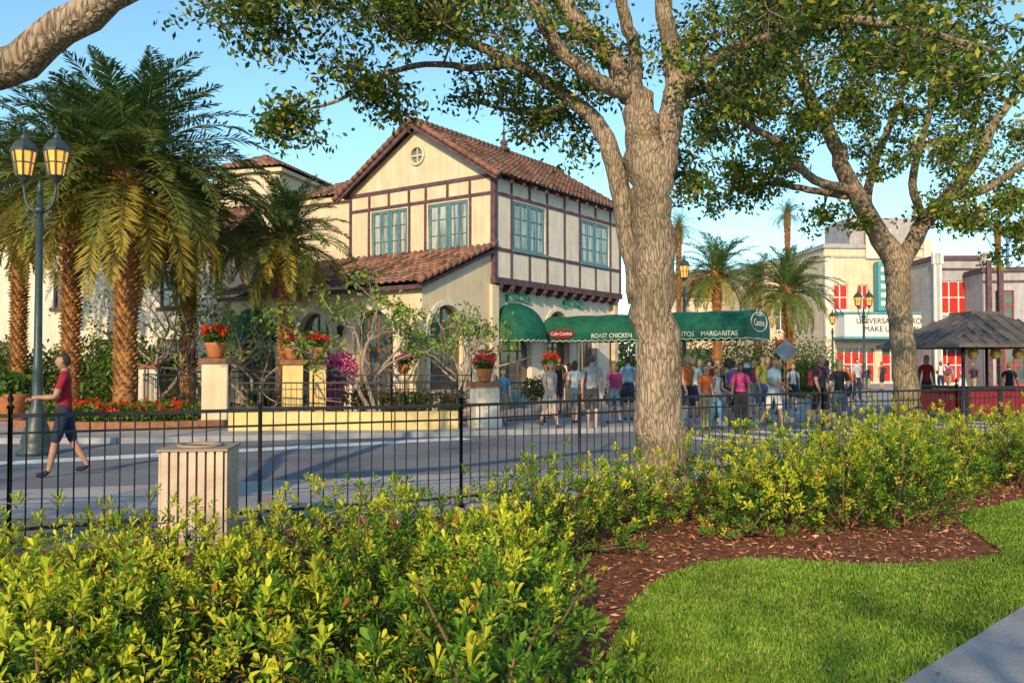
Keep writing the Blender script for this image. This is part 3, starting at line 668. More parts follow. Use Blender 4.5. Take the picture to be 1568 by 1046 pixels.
mb.obj('entrance_canopy',[M['awning']],B); ed.obj('canopy_edging',[M['white']],B)
textobj('canopy_text','ROAST CHICKEN    BBQ RIBS    BURRITOS    MARGARITAS',.235,M['white'],B,(ca0-.012,-4.75,zb-.13),(0,-1,0),.004,'CENTER',.93)
textobj('canopy_logo','Cafe\nCantina',.34,M['white'],B,((ca0+ca1)/2,cb1-.012,zb+.42),(1,0,0),.004)
mb=MB(); 
for t in range(24):
    a=t*math.pi/12;a2=(t+1)*math.pi/12; mb.beam(((ca0+ca1)/2+.8*math.cos(a),cb1-.01,zb+.28+.33*math.sin(a)),((ca0+ca1)/2+.8*math.cos(a2),cb1-.01,zb+.28+.33*math.sin(a2)),.02,.03)
mb.obj('canopy_logo_ring',[M['white']],B)
mb=MB(); V=[(ca0-.06,-.65-.6*math.cos(t*math.pi/12),zb-.02+.17*math.sin(t*math.pi/12)) for t in range(24)]; V2=[(ca0-.02,v[1],v[2]) for v in V]
mb.add(V+V2,[tuple(range(24))]+[(i,(i+1)%24,24+(i+1)%24,24+i) for i in range(24)]); mb.obj('oval_sign',[M['signred']],B)
textobj('oval_sign_text','Cafe Cantina',.18,M['white'],B,(ca0-.075,-.65,zb-.02),(0,-1,0),.004)
mb=MB()
for b in(-1.5,-4.6,-7.8):
    for a in(ca0+.05,ca1-.05): mb.lathe((a,b,0),[(.07,0),(.07,.15),(.03,.2),(.03,2.7)],8)
mb.obj('canopy_posts',[M['gold']],B)
hs=empty('host_stand',(PX(1078,27),27,0),.3); mb=MB(); mb.box((-.35,-.25,0),(.35,.25,1.0)); mb.box((-.42,-.32,1.0),(.42,.32,1.06)); mb.box((-.3,-.262,.12),(.3,-.252,.9)); mb.add([(-.35,.1,1.06),(.35,.1,1.06),(.35,.25,1.35),(-.35,.25,1.35),(-.35,.26,1.06),(.35,.26,1.06)],[(0,1,2,3),(3,2,5,4)]); mb.obj('stand_body',[mat('orange_wood',(.5,.2,.05))],hs)
# =============== other buildings
def block(name,u0,u1,d,depth,zt,rz=0,m='stucco',roof=None,wins=(),fm=None):
    x0,x1=PX(u0,d),PX(u1,d); e=empty(name,((x0+x1)/2,d,0),rz); W=(x1-x0)
    curve_wall('front_wall',rect(-W/2,0,W/2,zt),[rect(a,b,c,dd) for a,b,c,dd in wins],.3,M[m],e,(0,.15,0),(1,0,0))
    mb=MB(); mb.box((-W/2,.31,0),(-W/2+.3,depth,zt)); mb.box((W/2-.3,.31,0),(W/2,depth,zt)); mb.box((-W/2+.31,depth-.3,0),(W/2-.31,depth,zt)); mb.box((-W/2+.31,.31,zt-.3),(W/2-.31,depth-.31,zt-.1)); mb.obj('side_walls',[M[m]],e)
    fr=MB();gl=MB()
    for a,b,c,dd in wins:
        gl.box((a,.17,b),(c,.19,dd)); k=max(2,int((c-a)/.6))
        for i in range(k+1):
            x=a+(c-a)*i/k; fr.box((x-.04,.1,b),(x+.04,.16,dd))
        for zz in(b+.04,(b+dd)/2,dd-.04):
            for i in range(k): fr.box((a+(c-a)*i/k+.041,.105,zz-.04),(a+(c-a)*(i+1)/k-.041,.155,zz+.04))
        fr.box((a-.12,-.1,b-.14),(c+.12,.1,b-.003))
    if wins: fr.obj('window_frames',[M[fm or ('timber' if m!='stucco2' else 'teal')]],e); gl.obj('window_panes',[M['glass']],e)
    if roof=='hip' or roof=='gable':
        p=.5; c5=1/math.sqrt(1+p*p); o=.4; h=(roof=='hip'); rl=((min(W,depth) if h else depth)/2+o)/c5
        f=(lambda v:(v*c5,W+2*o-v*c5)) if h else None
        tile_roof('roof_front',e,(-W/2-o,-o,zt-.1),(1,0,0),W+2*o,(0,c5,p*c5),rl,f)
        tile_roof('roof_back',e,(-W/2-o,depth+o,zt-.1),(1,0,0),W+2*o,(0,-c5,p*c5),rl,f)
        if h:
            g=lambda v:(v*c5,depth+2*o-v*c5)
            tile_roof('roof_left',e,(-W/2-o,-o,zt-.1),(0,1,0),depth+2*o,(c5,0,p*c5),rl,g); tile_roof('roof_right',e,(W/2+o,-o,zt-.1),(0,1,0),depth+2*o,(-c5,0,p*c5),rl,g)
        mb=MB(); mb.box((-W/2-.25,-.25,zt-.3),(W/2+.25,depth+.25,zt-.12)); mb.obj('cornice',[M['stucco']],e)
    else:
        mb=MB(); mb.box((-W/2-.18,-.18,zt-.02),(W/2+.18,depth+.1,zt+.14)); mb.box((-W/2-.1,-.1,zt+.141),(W/2+.1,depth,zt+.32)); mb.box((-W/2-.06,-.09,zt-.75),(W/2+.06,-.002,zt-.6)); mb.box((-W/2-.06,-.12,3.15),(W/2+.06,-.003,3.4)); mb.obj('cornice',[M['timber' if m=='greystucco' else 'greystucco']],e)
    return e,W
block('stucco_building',318,432,42,9,11.3,-.25,'stucco','hip',[(-.9,6.6,.2,8.4)])
block('stucco_building',425,580,37,8,8.9,-.5,'stucco','hip')
block('stucco_building',-140,330,35,8,6.6,-.05,'stucco2','gable',[(-5.6,.6,-4.4,2.6),(-3,.1,-1.6,2.5),(-.4,3.9,.7,5.4),(1.4,.3,2.8,2.6),(4.1,3.9,5.3,5.4),(-5.4,3.9,-4.3,5.4),(4,.3,5.4,2.6)],'timber')
e,W=block('theater_building',1262,1428,66,12,PZ(380,66),.06,'stucco',None,[(-3.6,5.7,-2.4,7.7),(-1.6,5.7,-.8,7.7),(1.4,5.8,3.4,8.0),(-3.3,.1,-.3,2.9),(.3,.1,3.2,2.9)],'white')
mb=MB(); mb.box((-3.25,.162,.1),(-.35,.168,2.4)); mb.box((.35,.162,.1),(3.15,.168,2.2)); mb.box((-3.55,.162,5.75),(-2.45,.168,7.6)); mb.box((-1.55,.162,5.75),(-.85,.168,7.6)); mb.box((1.45,.162,5.85),(3.35,.168,7.4)); mb.obj('red_panels',[M['red']],e)
mb=MB(); mb.box((-3.6,-2.0,3.6),(3.6,-.2,5.3)); mb.obj('marquee',[M['white']],e)
mb=MB(); mb.box((-3.75,-2.15,3.42),(3.75,-.205,3.59)); mb.box((-3.75,-2.15,5.31),(3.75,-.205,5.45)); mb.box((-.45,-1.0,5.6),(.45,-.3,9.4)); mb.obj('marquee_trim',[mat('marquee_teal',(.10,.34,.38))],e)
mb=MB(); 
for i in range(5): mb.box((-.25,-1.03,6.0+i*.65),(.25,-1.005,6.35+i*.65))
mb.obj('blade_sign_letters',[M['white']],e)
textobj('marquee_text','UNIVERSAL HORROR\nMAKE UP SHOW',.6,M['iron'],e,(0,-2.03,4.45),(1,0,0),.01,'CENTER',.95)
mb=MB(); mb.box((-W/2-.1,-.3,0),(-W/2+.6,-.01,9.8)); mb.box((W/2-.6,-.3,0),(W/2+.1,-.01,11.2)); mb.box((-1,-.25,9.7),(1,-.01,12.0)); mb.obj('pilasters',[M['stucco2']],e)
mb=MB(); mb.box((-2,.4,10.7),(W/2-.3,5,13.0)); mb.obj('roof_block',[M['greystucco']],e)
e,W=block('shop_building',1432,1512,62,12,PZ(398,62),-.02,'greystucco',None,[(-1.5,5.2,1.3,7.6),(-1.6,.1,1.5,2.8)],'white')
mb=MB(); mb.box((-1.45,.162,5.25),(1.25,.168,7.5)); mb.box((-1.55,.162,.1),(1.45,.168,2.3)); mb.obj('red_panels',[M['red']],e)
mb=MB(); 
for x in(-W/2+.2,-1.85,1.65,W/2-.2): mb.box((x-.2,-.35,0),(x+.2,-.13,PZ(392,62))); mb.box((x-.3,-.42,PZ(405,62)),(x+.3,-.125,PZ(398,62)+.5))
mb.obj('columns',[M['white']],e)
mb=MB(); mb.add([(-1.7,-1.3,2.9),(1.6,-1.3,2.9),(1.6,-.36,3.6),(-1.7,-.36,3.6),(-1.7,-1.3,2.7),(1.6,-1.3,2.7)],[(0,1,2,3),(4,5,1,0)]); mb.obj('shop_awning',[M['awning']],e)
e,W=block('shop_building',1514,1700,58,12,PZ(415,58),-.15,'greystucco',None,[(-3.4,4.6,-2.2,6.6),(-1,4.6,.6,6.6),(-3.4,.1,1.6,2.8)],'red')
mb=MB()
for x in(-W/2+.25,-W/2+1.0): mb.box((x-.15,-.4,0),(x+.15,-.13,PZ(398,58)))
mb.obj('columns',[M['timber']],e)
e,W=block('shop_building',1170,1260,74,12,PZ(405,74),.1,'stucco',None,[(-1.8,.1,1.6,2.8),(-1.6,4.4,-.6,6.8),(.4,4.4,1.4,6.8)],'white')
mb=MB(); mb.box((-1.7,-.9,2.95),(1.6,-.13,3.6)); mb.obj('shop_sign',[M['red']],e)
block('stucco_building',1000,1180,85,12,PZ(455,85),.0,'stucco','gable',[(-3,.2,3,3)])
bm=empty('sign_tower',(PX(1562,60),60,0)); mb=MB()
for x in(-.8,.8): mb.beam((x,0,0),(x,0,12),.15)
for i in range(8): mb.beam((-.8,0,4+i),(.8,0,5+i if i<7 else 12),.08)
mb.obj('lattice',[mat('blue_steel',(.1,.2,.5))],bm)
def bushcloud(name,cs,n,ls,cols,m='leaf',w=None,flat=1.):
    C=[]
    for (x,y,z,rx,rz) in cs:
        k=n; d=runit(k)*(rng.random((k,1))**.4); lump=1+.15*np.sin(d[:,:1]*5+x)*np.cos(d[:,1:2]*6); C.append(np.array([x,y,z])+d*lump*np.array([rx,rx,rz]))
    C=np.concatenate(C); C[:,2]=np.maximum(C[:,2],.03); nn_=len(C)
    D=runit(nn_); Nn=runit(nn_); Nn[:,2]+=.6
    return leaves(name,C,D,Nn,rng.uniform(.7,1.3,nn_)*ls,rng.uniform(.5,.7,nn_)*ls,colmix(nn_,cols,.25,w),M[m])
tl=[]
for i in range(60):
    x=-160+i*6+random.uniform(-2,2); tl.append((x,random.uniform(118,130),3,random.uniform(4,6),random.uniform(3.5,6)))
bushcloud('distant_treeline',tl,900,.7,[(.05,.08,.03),(.08,.11,.04)])
tl=[(PX(u,34),32+random.uniform(-3,2),1.0,1.2,random.uniform(1.2,2.4)) for u in range(-60,330,28)]+[(PX(u,52),52,1.6,1.8,random.uniform(1.6,2.6)) for u in range(1030,1260,36)]
bushcloud('shrubbery',tl,1500,.16,[(.04,.08,.02),(.08,.14,.025),(.17,.21,.03)])
bushcloud('topiary_bush',[(PX(1232,34),34,.95,.72,.8)],6000,.09,[(.04,.09,.02),(.07,.13,.03)])
bushcloud('topiary_bush',[(PX(1203,48),48,.8,.6,.8)],2500,.1,[(.05,.1,.02),(.09,.15,.03)])
# =============== patio
def fence(name,path,h=1.2,sp=.13,post=2.4,z0=0,br=.016,pr=.05):
    mb=MB()
    for (a,b) in zip(path,path[1:]):
        A_=Vector((a[0],a[1],z0));B_=Vector((b[0],b[1],z0));L=(B_-A_).length; dv=(B_-A_)/L
        mb.beam(A_+Vector((0,0,h-.04)),B_+Vector((0,0,h-.04)),.035,.035); mb.beam(A_+Vector((0,0,h-.20)),B_+Vector((0,0,h-.20)),.022,.022); mb.beam(A_+Vector((0,0,.12)),B_+Vector((0,0,.12)),.03,.03)
        n=int(L/sp)
        for i in range(1,n):
            p=A_+dv*(L*i/n); mb.tube([p+Vector((0,0,.05)),p+Vector((0,0,h-.04))],[br/2,br/2],5,0,0,False)
        m_=max(1,round(L/post))
        for i in range(m_+1):
            p=A_+dv*(L*i/m_); mb.lathe(p,[(pr*.8,0),(pr*.8,.04),(pr*.42,.06),(pr*.42,h+.02),(pr*.65,h+.03),(pr*.65,h+.05),(pr*.25,h+.07),(pr*.55,h+.11),(pr*.4,h+.14),(0.004,h+.18)],8)
    return mb.obj(name,[M['iron']])
fence('iron_fence',[(-9,7.1),(-4.6,7.8),(-.58,9.7),(2.3,12.0),(5,13.7),(8,15.3),(14,18.4)])
def pillar(x,y,w_,h,m='yellow',name='gate_pillar'):
    e=empty(name,(x,y,0),.3); mb=MB(); mb.box((-w_/2-.05,-w_/2-.05,0),(w_/2+.05,w_/2+.05,.22)); mb.box((-w_/2,-w_/2,.22),(w_/2,w_/2,h-.12)); mb.obj('shaft',[M[m]],e)
    mb=MB(); mb.box((-w_/2-.07,-w_/2-.07,h-.12),(w_/2+.07,w_/2+.07,h)); mb.obj('cap',[M['cap']],e); return e
def pot(x,y,z,s=1,cols=((.6,.02,.01),(.75,.05,.02)),flow=True,name='flower_pot'):
    e=empty(name,(0,0,0)); mb=MB(); mb.lathe((x,y,z),[(.12*s,0),(.15*s,.04*s),(.2*s,.22*s),(.22*s,.28*s),(.22*s,.32*s),(.18*s,.32*s)],14); mb.obj('pot',[M['terra']],e)
    n=260; d=runit(n)*(rng.random((n,1))**.5); C=np.array([x,y,z+.42*s])+d*np.array([.27,.27,.16])*s
    leaves('leaves',C,runit(n),runit(n)+np.array([0,0,.6]),.09*s,.07*s,colmix(n,[(.05,.12,.02),(.09,.17,.03)]),M['leaf'],e)
    if flow:
        n=340; hd=runit(26)*np.array([.28,.28,.15])*s; hd[:,2]=np.abs(hd[:,2]); C=np.array([x,y,z+.50*s])+hd[rng.integers(0,26,n)]+rng.normal(0,.025*s,(n,3))
        leaves('flowers',C,runit(n),runit(n),.055*s,.05*s,colmix(n,cols),M['petal'],e)
pp1=(PX(330,21.5),21.5);pp2=(PX(448,22),22);pp3=(PX(486,22.4),22.4);pp4=(PX(742,21.8),21.8);pp5=(PX(228,25),25)
pillar(*pp1,.62,1.75,'stucco'); pillar(*pp2,.5,1.72); pillar(*pp3,.42,1.72); pillar(*pp4,.62,1.15,'stucco2'); pillar(*pp5,.5,1.6,'stucco2')
pot(pp1[0],pp1[1],1.75,1.25,((.62,.03,.01),(.8,.09,.02))); pot(pp2[0],pp2[1],1.72,1.0,((.5,.01,.05),(.6,.02,.05))); pot(pp3[0],pp3[1],1.72,1.0); pot(pp4[0],pp4[1],1.15,1.05,((.6,.05,.02),(.5,.02,.1)))
pot(PX(742,27),27,1.3,1.1); pot(PX(842,26),26,1.25,1.0); pot(PX(618,25.5),25.5,1.3,.9,((.5,.02,.2),))
pot(PX(16,24),24,.0,2.4,((.6,.02,.05),),False)
for u,d in((742,27),(842,26),(618,25.5)):
    mb=MB(); mb.lathe((PX(u,d),d,0),[(.25,0),(.25,.1),(.14,.16),(.12,1.1),(.22,1.18),(.22,1.3)],12); mb.obj('plant_pedestal',[M['stucco']])
mb=MB()
wp=[(PX(352,20.6),20.6),(PX(480,20.9),20.9),(PX(600,20.9),20.9),(PX(700,21.3),21.3)]
for a,b in zip(wp,wp[1:]): mb.beam((a[0],a[1],.22),(b[0],b[1],.22),.3,.44)
mb.obj('low_patio_wall',[M['yellow']])
poly_sheet('patio_paving',[wp[0],wp[1],wp[2],wp[3],(1.5,27),(-1,30),(-13,34),(-11,22)],.014,M['paving'])
fence('patio_fence',[(x,y) for x,y in wp],.75,.13,1.6,.44)
fence('patio_fence',[(PX(200,25.5),25.5),(PX(300,22),22)],1.35,.13,1.2)
fence('patio_fence',[(PX(352,22.4),22.4),(PX(432,22.4),22.4)],1.45,.12,1.2)
fence('patio_fence',[(PX(505,22.6),22.6),(PX(620,22.8),22.8),(PX(722,22.3),22.3)],1.35,.12,1.6)
fence('patio_fence',[(PX(760,22.2),22.2),(PX(900,24.8),24.8)],1.15,.13,1.6)
def bed(cx,cy,rx,ry,n,hz):
    a=rng.uniform(0,2*np.pi,n);r=np.sqrt(rng.random(n)); return np.stack([cx+r*rx*np.cos(a),cy+r*ry*np.sin(a),.15+rng.random(n)*hz],1)
e=empty('flower_bed'); C=bed(PX(190,21.5),22,2.6,1.3,6000,.4); n=len(C)
leaves('leaves',C,runit(n)+np.array([0,0,.4]),runit(n)+np.array([0,0,.8]),.13,.08,colmix(n,[(.05,.1,.02),(.09,.16,.03),(.18,.2,.03)]),M['leaf'],e)
hd=bed(PX(190,21.5),22,2.5,1.3,75,.0); hd[:,2]=rng.uniform(.42,.62,75); n=1400; C=hd[rng.integers(0,75,n)]+rng.normal(0,.045,(n,3))
leaves('flowers',C,runit(n),runit(n),.07,.06,colmix(n,[(.6,.02,.015),(.7,.06,.02),(.55,.2,.02)],.2,[.5,.35,.15]),M['petal'],e)
mb=MB(); k=26
V=[];fs=[]
for i in range(k):
    a=2*math.pi*i/k
    for rr,z in((1.12,0),(1.12,.22),(1.0,.22),(1.0,0)): V.append((PX(190,21.5)+2.75*rr*math.cos(a),22+1.45*rr*math.sin(a),z))
for i in range(k):
    j=(i+1)%k
    for q in range(3): fs.append((i*4+q,j*4+q,j*4+q+1,i*4+q+1))
mb.add(V,fs); mb.obj('planter_kerb',[M['cap']],e)
e=empty('bougainvillea_bush'); n=2600; C=np.concatenate([np.array([PX(522,23.6),23.6,1.45])+runit(1500)*rng.random((1500,1))**.4*np.array([.5,.4,.55]),np.array([PX(505,23.6),23.6,.8])+runit(1100)*rng.random((1100,1))**.4*np.array([.5,.4,.6])])
leaves('blossoms',C,runit(n),runit(n),.08,.07,colmix(n,[(.8,.08,.36),(.88,.22,.48),(.07,.13,.02)],.2,[.45,.3,.25]),M['petal'],e)
bushcloud('patio_plants',[(PX(u,d),d,z,.45,.4) for u,d,z in((560,24.5,.6),(600,23.8,.5),(640,24,.5),(690,23.5,.5),(510,24.5,.6),(400,25,.6),(270,24,.5),(820,26.5,.8),(960,27,1.4),(945,27,.6))],600,.12,[(.05,.1,.02),(.1,.16,.03),(.45,.05,.08)],'leaf',[.5,.4,.1])
def smalltree(u,d,hgt,spread,nleaf,flower,seed,lc=((.10,.20,.03),(.18,.32,.045),(.28,.40,.06)),maxl=4):
    random.seed(seed); e=empty('flowering_tree'); mb=MB(); tips=[]
    x,y=PX(u,d),d
    def grow(p,dr,L,r,lev):
        q=[p]; rr=[r]; dd=Vector(dr)
        for i in range(3):
            dd=(dd+Vector([random.gauss(0,.22) for _ in range(3)])).normalized(); q.append(q[-1]+dd*L/3); rr.append(r*(1-.13*(i+1)))
        mb.tube(q,rr,6 if lev<2 else 4,0,0,False)
        if lev>=maxl: tips.append(q[-1]); return
        if lev>=3: tips.append(q[2])
        for k in range(2 if lev>0 else 3):
            nd=(dd+Vector((random.gauss(0,.6)*spread,random.gauss(0,.6)*spread,random.gauss(.2,.3)))).normalized(); grow(q[-1],nd,L*random.uniform(.65,.9),r*.62,lev+1)
    for s in range(3): grow(Vector((x+random.uniform(-.1,.1),y,0)),Vector((random.uniform(-.45,.45),random.uniform(-.3,.3),1)).normalized(),hgt*.34,.08,0)
    mb.obj('branches',[mat('pale_bark',(.36,.28,.22),(.23,.18,.14),.9,6)],e)
    T=np.array([t[:] for t in tips]); T=T[:max(10,int(len(T)*.8))]; n=nleaf; C=T[rng.integers(0,len(T),n)]+rng.normal(0,.16,(n,3)); D=runit(n);D[:,2]-=.4
    leaves('leaves',C,D,runit(n)+np.array([0,0,.7]),rng.uniform(.10,.2,n),.08,colmix(n,lc),M['leaf'],e)
    n=flower; 
    if n:
        C=T[rng.integers(0,len(T),n)]+rng.normal(0,.06,(n,3)); leaves('blossoms',C,runit(n),runit(n),.07,.06,colmix(n,[(.28,.15,.5),(.35,.2,.55)]),M['petal'],e)
smalltree(578,23.2,4.6,1.05,1500,200,11,maxl=3); smalltree(690,24.5,3.6,1.0,800,80,12,maxl=3); smalltree(320,27,4.6,1.0,500,30,13,maxl=3); smalltree(245,28,5.0,1.0,500,0,14,maxl=3); smalltree(385,26.5,3.4,1,500,40,15,maxl=3)
# =============== street lamps
def lantern(mb,gl,x,y,z,s=1):
    mb.lathe((x,y,z),[(.03*s,-.12*s),(.05*s,-.08*s),(.10*s,-.02*s),(.12*s,0)],8)
    gl.lathe((x,y,z),[(.11*s,0.005),(.175*s,.38*s)],8,0,False)
    for k in range(8):
        a=2*math.pi*(k+.5)/8; mb.beam((x+.115*s*math.cos(a),y+.115*s*math.sin(a),z),(x+.18*s*math.cos(a),y+.18*s*math.sin(a),z+.385*s),.026*s)
    mb.lathe((x,y,z+.19*s),[(.148*s,0),(.152*s,.0),(.155*s,.02*s),(.148*s,.02*s)],8)
    mb.lathe((x,y,z),[(.20*s,.38*s),(.205*s,.42*s),(.13*s,.54*s),(.06*s,.60*s),(.05*s,.64*s),(.02*s,.68*s),(.035*s,.72*s),(.004,.80*s)],8,0,False)
def street_lamp(x,y,zl,arms=1,s=1.):
    e=empty('street_lamp'); mb=MB(); gl=MB()
    mb.lathe((x,y,0),[(.30*s,0),(.30*s,.08*s),(.22*s,.14*s),(.24*s,.22*s),(.20*s,.38*s),(.12*s,.60*s),(.13*s,.68*s),(.085*s,.78*s),(.075*s,1.5),(.085*s,1.55),(.065*s,1.62),(.05*s,zl-.35)],12)
    mb.lathe((x,y,zl-.7),[(.05*s,0),(.09*s,.05),(.09*s,.1),(.05*s,.15)],10)
    if arms==1: lantern(mb,gl,x,y,zl,s)
    else:
        for sx in(-1,1):
            pts=[]
            for i in range(9):
                t=i/8; pts.append((x+sx*.26*s*math.sin(t*math.pi/2),y,zl-.55*s+.42*s*t**1.5-.1*math.sin(t*math.pi)))
            mb.tube(pts,[.025*s]*9,6); lantern(mb,gl,x+sx*.26*s,y,zl,s)
            for zo,rr in((-.62,.07),(-.80,.05)):
                ring=[(x+sx*(.13+rr*math.cos(t*math.pi/5))*s,y,zl+zo*s+rr*s*math.sin(t*math.pi/5)) for t in range(11)]; mb.tube(ring,[.014*s]*11,5)
        mb.lathe((x,y,zl-.36),[(.05*s,0),(.03*s,.1),(.05*s,.16),(.004,.3)],8)
    mb.obj('post',[M['lampgreen']],e); gl.obj('lantern_glass',[M['lampglass']],e)
street_lamp(PX(58,15.2),15.2,PZ(268,15.2),2,1.12)
street_lamp(PX(1048,33),33,PZ(425,33),1,1.15)
street_lamp(PX(1323,52),52,PZ(468,52),2,1.3)
street_lamp(PX(1275,58),58,PZ(495,58),1,1.2)
# =============== trash can
e=empty('trash_can',(PX(308,7.6),7.6,0),.12); mb=MB(); s=.265; N_=7
for k in range(4):
    ca=Matrix.Rotation(k*math.pi/2,3,'Z')
    for i in range(N_):
        x0=-s+2*s*i/N_+.010; x1=-s+2*s*(i+1)/N_-.010
        vs=[ca@Vector(p) for p in((x0,-s-.02,.06),(x1,-s-.02,.06),(x1,-s,.06),(x0,-s,.06),(x0,-s-.02,.88),(x1,-s-.02,.88),(x1,-s,.88),(x0,-s,.88))]
        mb.add(vs,[(0,3,2,1),(4,5,6,7),(0,1,5,4),(1,2,6,5),(2,3,7,6),(3,0,4,7)])
mb.obj('slats',[mat('can_slats',(.66,.50,.38),(.5,.37,.27),.7,6,.2)],e)
mb=MB(); mb.box((-s+.01,-s+.01,.03),(s-.01,s-.01,.86)); mb.box((-s-.03,-s-.03,.885),(s+.03,s+.03,.905)); mb.box((-s-.03,-s-.03,0),(s+.03,s+.03,.05)); mb.lathe((0,0,.905),[(.2,0),(.2,.02),(.15,.02),(.15,.0)],16); mb.obj('liner_and_rim',[mat('can_metal',(.34,.26,.20))],e)
# =============== kiosk right
kx,ky=PX(1508,25),25.5
e=empty('vendor_kiosk',(kx,ky,0),.15); mb=MB(); hw=2.0; ev=PZ(528,25); pk=PZ(482,25)
for a in range(4):
    R_=Matrix.Rotation(a*math.pi/2,3,'Z'); vs=[R_@Vector(p) for p in((-hw,-hw,ev),(hw,-hw,ev),(.5,-.5,pk),(-.5,-.5,pk),(-hw,-hw,ev-.1),(hw,-hw,ev-.1))]
    mb.add(vs,[(0,1,2,3),(4,5,1,0)])
    for i in range(11):
        x=-hw+.05+(2*hw-.1)*i/10; f=0 if abs(x)<=.5 else (abs(x)-.5)/(hw-.5)
        q0=R_@Vector((x,-hw,ev+.02)); yy=-hw+(1-f)*(hw-.5); q1=R_@Vector((x,yy,ev+(pk-ev)*(1-f)+.02)); 
        if (q1-q0).length>.1: mb.beam(q0,q1,.04,.05)
mb.box((-.5,-.5,pk-.02),(.5,.5,pk+.1)); mb.obj('metal_roof',[mat('kiosk_roof',(.17,.14,.13),(.10,.08,.075),.5,4,metal=.3)],e)
mb=MB()
for x in(-1.6,1.6):
    for y in(-1.6,1.6): mb.lathe((x,y,0),[(.09,0),(.09,.15),(.05,.2),(.05,ev)],10)
mb.box((-1.5,-1.7,.9),(1.5,-1.3,.98)); mb.box((-1.7,-1.5,.9),(-1.3,1.5,.975)); mb.box((-1.45,-1.6,.1),(1.45,-1.55,.2))
for x in(-1.46,-.46,.5,1.46): mb.box((x-.04,-1.6,.2),(x+.04,-1.51,.9))
mb.obj('frame',[M['iron']],e)
mb=MB(); 
for i in range(3): mb.box((-1.42+i*.98,-1.56,.22),(-.5+i*.98,-1.50,.88))
for i in range(3): mb.box((-1.56,-1.42+i*.98,.22),(-1.5,-.5+i*.98,.88))
mb.obj('red_panels',[M['signred']],e)
mb=MB()
for i in range(4): mb.lathe((-1.1+i*.7,-1.35,1.75),[(.02,.4),(.02,.3),(.13,.25),(.15,.1),(.08,0)],10)
mb.obj('hanging_lamps',[M['gold']],e)
e=empty('traffic_sign',(PX(1203,30),30,0)); mb=MB(); mb.tube([(0,0,0),(0,0,2.1)],[.03,.03],8); mb.obj('post',[M['iron']],e)
mb=MB(); z=PZ(537,30); r=.42; mb.add([(0,-.04,z-r),(r,-.04,z),(0,-.04,z+r),(-r,-.04,z),(0,-.02,z-r),(r,-.02,z),(0,-.02,z+r),(-r,-.02,z)],[(0,1,2,3),(7,6,5,4),(0,4,5,1),(1,5,6,2),(2,6,7,3),(3,7,4,0)]); mb.obj('panel',[M['walk']],e)
def table(x,y):
    e=empty('cafe_table',(x,y,0)); mb=MB(); mb.lathe((0,0,0),[(.25,0),(.25,.03),(.03,.06),(.03,.7),(.42,.72),(.42,.75)],16); mb.obj('table',[M['iron']],e)
    for a in(0,math.pi):
        c=empty('cafe_chair',(x+.7*math.cos(a+.3),y+.7*math.sin(a+.3),0),a+.3+math.pi/2+math.pi); mb=MB(); mb.box((-.2,-.2,.43),(.2,.2,.47))
        for sx in(-.18,.18):
            mb.beam((sx,-.18,0),(sx,-.18,.43),.03); mb.beam((sx,.18,0),(sx,.2,.9),.03)
        for zz in(.6,.72,.85): mb.beam((-.18,.19,zz),(.18,.19,zz),.03)
        mb.obj('frame',[M['stem']],c)
for u,d in((540,25),(600,25.2),(660,24.6),(395,24.5)): table(PX(u,d),d)
